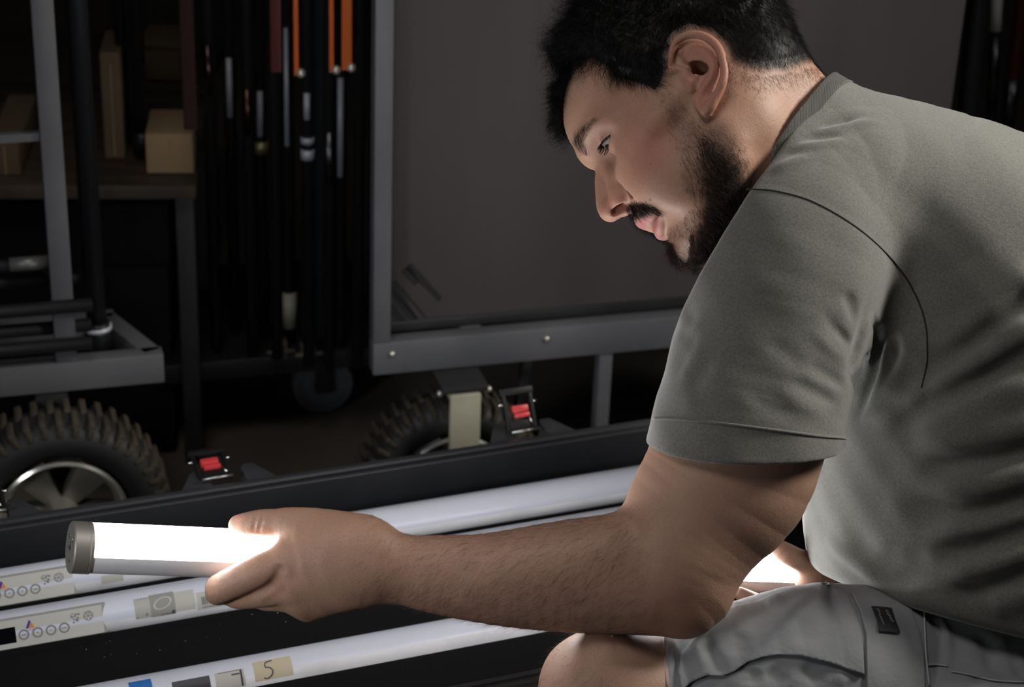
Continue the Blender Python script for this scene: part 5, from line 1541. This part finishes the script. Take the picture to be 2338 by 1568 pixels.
def merge(name, L, m):
    o = 0; A, B = [], []
    for a_, f_ in L:
        A.append(a_); B.append(f_ + o); o += len(a_)
    return place(name, from_np(name, c2w(np.concatenate(A)), np.concatenate(B)), m, PERSON)
side = .25 + .75 * (sgn > 0)
eb = polyd(pp, HEADPOLY['beard'], True); ib = region(pp, 'beard') & notear
chn = (pp[:, 0] < 1582) & (pp[:, 1] > 535)
wb = np.where(ib, sstep(-8, np.where(chn, 8, 52), eb), 0) * (.35 + .65 * sstep(300, 420, pp[:, 1])) * side
w2 = np.where((region(pp, 'burn') | region(pp, 'chin')) & notear, .5, 0) * side
fade = np.where(~ib, .16 * sstep(26, 0, eb), 0) * (qf[:, 1] < -5) * (qf[:, 0] < 75) * side * notear
dn = lambda q, s_: -Vc + Uc * (.05 + .35 * sstep(30, 80, q[:, 0])[:, None]) + Wc * s_ * .1
up_ = lambda q, s_: -Vc * .35 - Uc * .75 + Wc * s_ * .15
merge('beard', [tuft('b', wb, 9500, dn, lambda q, u: 5 + 5 * u, .00010, beardm, k=6, curl=.20, curlf=1.1, lift=.5, jitter=.42),
                tuft('b', w2, 1100, dn, lambda q, u: 2.5 + 3.5 * u, .00006, beardm, k=5, curl=.15, lift=.35, jitter=.4),
                tuft('b', fade, 450, dn, lambda q, u: 3 + 3.5 * u, .00007, beardm, k=5, curl=.18, lift=.4, jitter=.45)], beardm)
em = polyd(pp, HEADPOLY['stache'], True)
merge('moustache', [tuft('m', np.where(region(pp, 'stache'), sstep(-1, 4, em), 0), 1500, lambda q, s_: -Vc * .9 + Uc * .25 + Wc * s_ * .45 - Uc * .3 * (np.abs(q[:, 2:3]) > 14), lambda q, u: 5 + 4 * u, .00009, beardm, k=6, curl=.06, lift=.42, jitter=.16)], hairm)
ew = polyd(pp, HEADPOLY['brow'], True)
merge('eyebrow', [tuft('e', np.where(region(pp, 'brow'), sstep(-1, 9, ew), 0), 700, lambda q, s_: Wc * s_ * .8 + Vc * (.9 - .026 * np.abs(q[:, 2:3])) - Uc * .5, lambda q, u: 4.5 + 3 * u, .00007, beardm, k=5, curl=.03, lift=.25, jitter=.14)], hairm)
# lashes along the upper lid
for sd in (1, -1):
    n = 90
    x = np.linspace(-.8, .9, n); z = x * 14 + EYE[2] + 1
    a = np.radians(-5 - 2 * x + 19 * np.sqrt(1 - x * x) + .5)
    rr = np.sqrt(np.maximum(13.5 ** 2 - (z - EYE[2]) ** 2, 4))
    q = np.stack([EYE[0] + rr * np.cos(a), EYE[1] + rr * np.sin(a), z * 1.0], 1)
    s = np.linspace(0, 1, 6)[None, :, None]
    dv = np.stack([np.full(n, .75), -.62 + 0 * x, .35 * x], 1) + rng.normal(size=(n, 3)) * .10
    dv /= np.linalg.norm(dv, axis=1, keepdims=True)
    G = q[:, None] + dv[:, None] * s * 8.5 + np.array([0, 1.0, 0]) * s ** 2 * 2.0
    G[..., 2] *= sd
    merge('eyelashes', [strands(from_head(G), np.full(n, .00019), .2)], hairm)
# forearm and knee hair
def limb_hair(name, V, F, mask, n, dr, ln, r, **kw):
    P, N = sample(V, F, mask, n)
    G = grow(P, N, np.tile(dr, (n, 1)) + rng.normal(size=(n, 3)) * .25, ln * rng.uniform(.5, 1.2, n), **kw)
    return strands(G, np.full(n, r) * rng.uniform(.7, 1.2, n), .3)
fa = ARMV[ARMF].mean(1); pa = proj(fa)
mk_ = sstep(760, 960, pa[:, 0]) * sstep(1560, 1380, pa[:, 0]) * (pa[:, 1] > 1150)
fl = LEGV[LEGF].mean(1); pl = proj(fl)
mk2 = ((pl[:, 0] < 1400) & (pl[:, 1] < 1640) & (fl[:, 2] < 1.80)).astype(float)
merge('body_hair', [limb_hair('a', ARMV, ARMF, mk_, 4200, np.array([-.75, -.6, 0]), .010, .00005, k=6, curl=.10, lift=.22, jitter=.12),
                    limb_hair('l', LEGV, LEGF, mk2, 420, np.array([-.4, -.8, 0]), .012, .00006, k=7, curl=.35, lift=.35, jitter=.5)], lightm)
# ------------------------------------------------------------------ clothes
shirtm = mat('olive_cotton', (.155, .155, .138), .92, spec=.15, Sheen_Weight=.55, Sheen_Roughness=.45)
noisy(shirtm, (.114, .114, .102), (.176, .174, .155), 520, 6, .3, .7)
_b = bump(shirtm, 1700, .7, .0006, 2); bump(shirtm, 420, .16, .0012, 4, prev=_b)
V, F = surface(shirt_d, [pc(1460, 0, 1.6)[0], pc(0, 1500, 1.7)[1], 1.55], [pc(2860, 0, 1.8)[0], pc(0, 150, 1.8)[1], 2.22], .0021 * QS)
me = from_np('tshirt', c2w(V), F)
TEE = place('tshirt', me, shirtm, PERSON)
def hits(fn, Q, d0=1.50, d1=1.98):
    R = np.array([pc(x, y, 1.0) for x, y in Q]).astype(f32)
    ds = np.arange(d0, d1, .01, dtype=f32); D = np.full(len(Q), ds[-1], f32)
    for a in range(0, len(Q), 400):
        r = R[a:a + 400]; v = np.stack([fn(r * d) for d in ds], 1)
        k = np.argmax(v < 0, 1); k = np.maximum(k, 1)
        lo, hi = ds[k - 1].copy(), ds[k].copy()
        for _ in range(5):
            m = (lo + hi) / 2; vm = fn(r * m[:, None]); ok = vm < 0
            hi = np.where(ok, m, hi); lo = np.where(ok, lo, m)
        D[a:a + 400] = hi
    return (R * D[:, None]).astype(float)
def on(fn, pts, n=8, lift=0.0, **kw):
    """a pixel polyline laid on a surface, lifted toward the camera"""
    P = catmull(np.array([list(p) + [0] for p in pts], float), n)[:, :2]
    out = []
    for x, y in P:
        h = hit(fn, x, y, **kw); out.append(h * (1 - lift / np.linalg.norm(h)))
    return [c2w(p) for p in out]
MB().tube(on(shirt_d, [(1493, 957), (1540, 957), (1620, 964), (1700, 973), (1800, 986), (1880, 996), (1932, 999)], 8, .0003), .0013, 8).build('sleeve_hem', shirtm, TEE, smooth=True)
threadm = mat('dark_thread', (.012, .012, .011), .8)
MB().tube(on(shirt_d, [(1704, 432), (1740, 433), (1780, 438), (1850, 458), (1930, 501), (2000, 555), (2060, 621), (2098, 690), (2114, 745), (2117, 790), (2116, 830), (2104, 885)], 8, .0002), .00075, 8).build('armhole_seam', threadm, TEE, smooth=True, label='dark armhole seam')
stitches_todo = [[(1495, 966), (1540, 967), (1620, 974), (1700, 983), (1800, 996), (1880, 1006), (1925, 1008)]]
# ribbed collar band round the neck
ribm = mat('ribbed_cotton', (.15, .15, .135), .9, spec=.15, Sheen_Weight=.4)
bump(ribm, 300, 1.0, .0015, 1, stretch=(1, 1, 1), kind='wave')
def collar_d(P):
    nk = chain(P, NECK, 3)
    nk = smin(nk, chain(P, [list(pc(1690, 215, 1.70)) + [.020], list(pc(1760, 330, 1.705)) + [.021], list(pc(1770, 450, 1.715)) + [.022]], 2), .03)
    up = pd(P, COL_O, COL_N)
    return np.maximum(np.abs(nk - .0078) - .0022, np.abs(up + .001) - .0066)
V, F = surface(collar_d, np.array(pc(1700, 520, 1.74)) - [0, 0, .12], np.array(pc(1960, 160, 1.74)) + [0, 0, .12], .0014 * QS)
place('collar', from_np('collar', c2w(V), F), ribm, TEE)

shortm = mat('grey_twill', (.19, .20, .21), .85, spec=.2, Sheen_Weight=.2)
noisy(shortm, (.215, .225, .238), (.280, .288, .298), 26, 6, .3, .7)
_b = bump(shortm, 1100, .3, .0006, 2); bump(shortm, 220, .3, .0012, 3, prev=_b)
def shorts_full(P):
    d = shorts_d(P)
    leg = chain(P, LEG + [], 2)
    cf = pd(P, CUF_O, CUF_N)
    return np.maximum(d, -np.maximum(leg + .001, -cf - .02))          # open cuff round the knee
V, F = surface(shorts_full, [pc(1385, 0, 1.65)[0], pc(0, 1930, 1.75)[1], 1.585], [pc(2780, 0, 1.8)[0], pc(0, 1290, 1.7)[1], 2.16], .0021 * QS)
SHO = place('cargo_shorts', from_np('cargo_shorts', c2w(V), F), shortm, PERSON)
sf = lambda P: shorts_d(P)
def patch(name, outline, m, th, fn=sf, parent=SHO, res=9, label=None, lift=.0):
    """a cloth panel with thickness: a pixel outline laid on the garment"""
    O = np.array(outline, float)
    x0, y0 = O.min(0) - res; x1, y1 = O.max(0) + res
    nx, ny = int((x1 - x0) / res) + 2, int((y1 - y0) / res) + 2
    gx, gy = np.meshgrid(np.linspace(x0, x1, nx), np.linspace(y0, y1, ny), indexing='ij')
    G = np.c_[gx.ravel(), gy.ravel()]
    dist = polyd(G, O, True)
    ins = (inpoly(G, O) | (dist < res * .5)).reshape(nx, ny)
    cell = ins[:-1, :-1] & ins[1:, :-1] & ins[1:, 1:] & ins[:-1, 1:]
    full = np.zeros((nx + 1, ny + 1), bool); full[1:-1, 1:-1] = cell
    inner = full[1:, 1:] & full[:-1, 1:] & full[1:, :-1] & full[:-1, :-1]      # grid points with four cells around them
    need = full[1:, 1:] | full[:-1, 1:] | full[1:, :-1] | full[:-1, :-1]
    # pull the border vertices onto the outline
    OC = np.vstack([O, O[:1]])
    id_ = -np.ones((nx, ny), int); Q2 = []
    for i, j in np.argwhere(need):
        id_[i, j] = len(Q2); p = np.array([gx[i, j], gy[i, j]])
        if not inner[i, j]:
            best = None
            for a, b in zip(OC[:-1], OC[1:]):
                t = np.clip(((p - a) @ (b - a)) / ((b - a) @ (b - a) + 1e-9), 0, 1); c = a + t * (b - a); dd = np.hypot(*(p - c))
                if best is None or dd < best[0]: best = (dd, c)
            p = best[1]
        Q2.append(p)
    P = hits(fn, np.array(Q2))
    out = P * (1 - (th + lift) / np.linalg.norm(P, axis=1, keepdims=True)); inn = P * (1 + .0008)
    bm_ = bmesh.new()
    vo = [bm_.verts.new(c2w(p)) for p in out]; vi = [bm_.verts.new(c2w(p)) for p in inn]
    from collections import Counter
    cnt = Counter(); E_ = []
    for i, j in np.argwhere(cell):
        q4 = [id_[i, j], id_[i + 1, j], id_[i + 1, j + 1], id_[i, j + 1]]
        bm_.faces.new([vo[k] for k in q4]); bm_.faces.new([vi[k] for k in q4[::-1]])
        for k in range(4):
            e_ = (q4[k], q4[(k + 1) % 4]); cnt[tuple(sorted(e_))] += 1; E_.append(e_)
    for e_ in E_:
        if cnt[tuple(sorted(e_))] == 1: bm_.faces.new([vo[e_[1]], vo[e_[0]], vi[e_[0]], vi[e_[1]]])
    bmesh.ops.recalc_face_normals(bm_, faces=bm_.faces)
    me = bpy.data.meshes.new(name); bm_.to_mesh(me); bm_.free()
    return place(name, me, m, parent, label=label)
def stitches(name, lines, step=.0042, r=.00035, fn=sf, parent=SHO, m=None, lift=.0006):
    for L in lines:
        mb = MB()
        P = on(fn, L, 10, lift)
        P = np.array(P); s = np.r_[0, np.cumsum(np.linalg.norm(np.diff(P, axis=0), axis=1))]
        for t in np.arange(0, s[-1] - step, step):
            a = [np.interp(t, s, P[:, k]) for k in range(3)]; b = [np.interp(t + step * .62, s, P[:, k]) for k in range(3)]
            mb.tube([a, b], r, 5)
    return None
stitches('hem_stitching', stitches_todo, .0032, .0004, shirt_d, TEE, mat('olive_thread', (.07, .07, .06), .8), .0002)
flap = [(1598, 1443), (1622, 1410), (1642, 1390), (1690, 1378), (1730, 1370), (1765, 1354), (1800, 1342), (1835, 1336), (1860, 1330), (1885, 1328), (1908, 1334), (1936, 1354), (1952, 1392), (1966, 1440), (1972, 1490), (1974, 1540),
        (1945, 1531), (1900, 1514), (1830, 1497), (1780, 1494), (1740, 1500), (1705, 1512), (1675, 1533), (1650, 1543), (1615, 1541), (1580, 1556), (1556, 1575), (1548, 1530), (1556, 1490), (1580, 1460)]
patch('pocket_flap', flap, shortm, .0045, res=4)
placket = [(1943, 1352), (1990, 1347), (2045, 1349), (2068, 1362), (2082, 1390), (2100, 1440), (2110, 1490), (2112, 1575), (1979, 1575), (1979, 1500), (1978, 1450), (1966, 1400)]
patch('side_panel', placket, shortm, .0030, res=4)
hemb = [(1396, 1451), (1440, 1450), (1446, 1500), (1452, 1575), (1409, 1575), (1402, 1510)]
patch('leg_hem', hemb, shortm, .0022, res=4)
sthread = mat('grey_thread', (.055, .06, .065), .8)
stitches('stitching', [[(1416, 1453), (1419, 1500), (1428, 1566)], [(1440, 1452), (1444, 1500), (1453, 1566)], [(1541, 1452), (1544, 1500), (1550, 1566)],
                       [(1660, 1397), (1700, 1386), (1760, 1365), (1830, 1346), (1885, 1339), (1915, 1352)], [(1570, 1535), (1612, 1524), (1660, 1524), (1705, 1495), (1750, 1482), (1830, 1481), (1900, 1498), (1960, 1515)],
                       [(1968, 1365), (1990, 1420), (2000, 1450), (2008, 1500), (2012, 1566)], [(1952, 1360), (1978, 1410), (1990, 1470), (1990, 1566)],
                       [(2083, 1395), (2088, 1440), (2098, 1500), (2104, 1566)], [(2118, 1395), (2122, 1450), (2126, 1520)]],
         m=sthread, lift=.0052)
wthread = mat('pale_seam', (.36, .37, .38), .8)
for L, r_, lf in (([(1404, 1532), (1440, 1524), (1480, 1521), (1520, 1522)], .0007, .0012), ([(1516, 1452), (1517, 1490), (1524, 1566)], .0007, .0012), ([(2110, 1388), (2112, 1440), (2115, 1500), (2122, 1566)], .0008, .0035),
                  ([(2116, 1518), (2140, 1517), (2164, 1520)], .0008, .0015), ([(2172, 1532), (2220, 1541), (2270, 1553), (2338, 1557)], .0008, .0012)):
    MB().tube(on(sf, L, 8, lf), r_, 6).build('piped_seam', wthread, SHO, smooth=True, label='pale raised seam')
lab = patch('brand_label', [(1989, 1383), (2012, 1384), (2036, 1387), (2044, 1412), (2055, 1441), (2050, 1446), (2030, 1443), (2006, 1441), (2002, 1415)], mat('black_label', (.012, .013, .016), .7), .0058, res=2, label='small black woven label')

mb = MB()
_r = random.Random(8)
for (xa, ya, xb, yb, w) in ((2005, 1388, 2018, 1426, 4.5), (2024, 1392, 2040, 1420, 6.0)):
    n_ = 9
    Pz = []
    for k in range(n_ * 2):
        t = k / (n_ * 2 - 1); sg = 1 if k % 2 else -1
        Pz.append((xa + (xb - xa) * t + sg * w * .5 + _r.uniform(-1, 1), ya + (yb - ya) * t + _r.uniform(-1, 1)))
    H = hits(sf, np.array(Pz)); H = H * (1 - .0068 / np.linalg.norm(H, axis=1, keepdims=True))
    mb.tube([c2w(h) for h in H], .00030, 5)
mb.build('woven_lettering', mat('pale_thread', (.35, .33, .28), .8), lab if lab.name in ROOTLOC else SHO, smooth=True)

def shoe_d(P):
    W_ = c2w(P).astype(f32)
    d = chain(W_, [[.165, 1.425, .045, .042], [.09, 1.415, .050, .045], [.0, 1.40, .038, .046], [-.06, 1.39, .030, .038]], 2)
    d = smin(d, chain(W_, [[.15, 1.425, .10, .045], [.15, 1.425, .05, .045]], 1), .02)
    return np.maximum(d, .002 - W_[:, 2])
_c = w2c([.05, 1.41, .07])
V, F = surface(shoe_d, _c - [.2, .16, .16], _c + [.2, .16, .16], .005)
place('shoe', from_np('shoe', c2w(V), F), mat('black_leather', (.012, .012, .012), .5), PERSON)
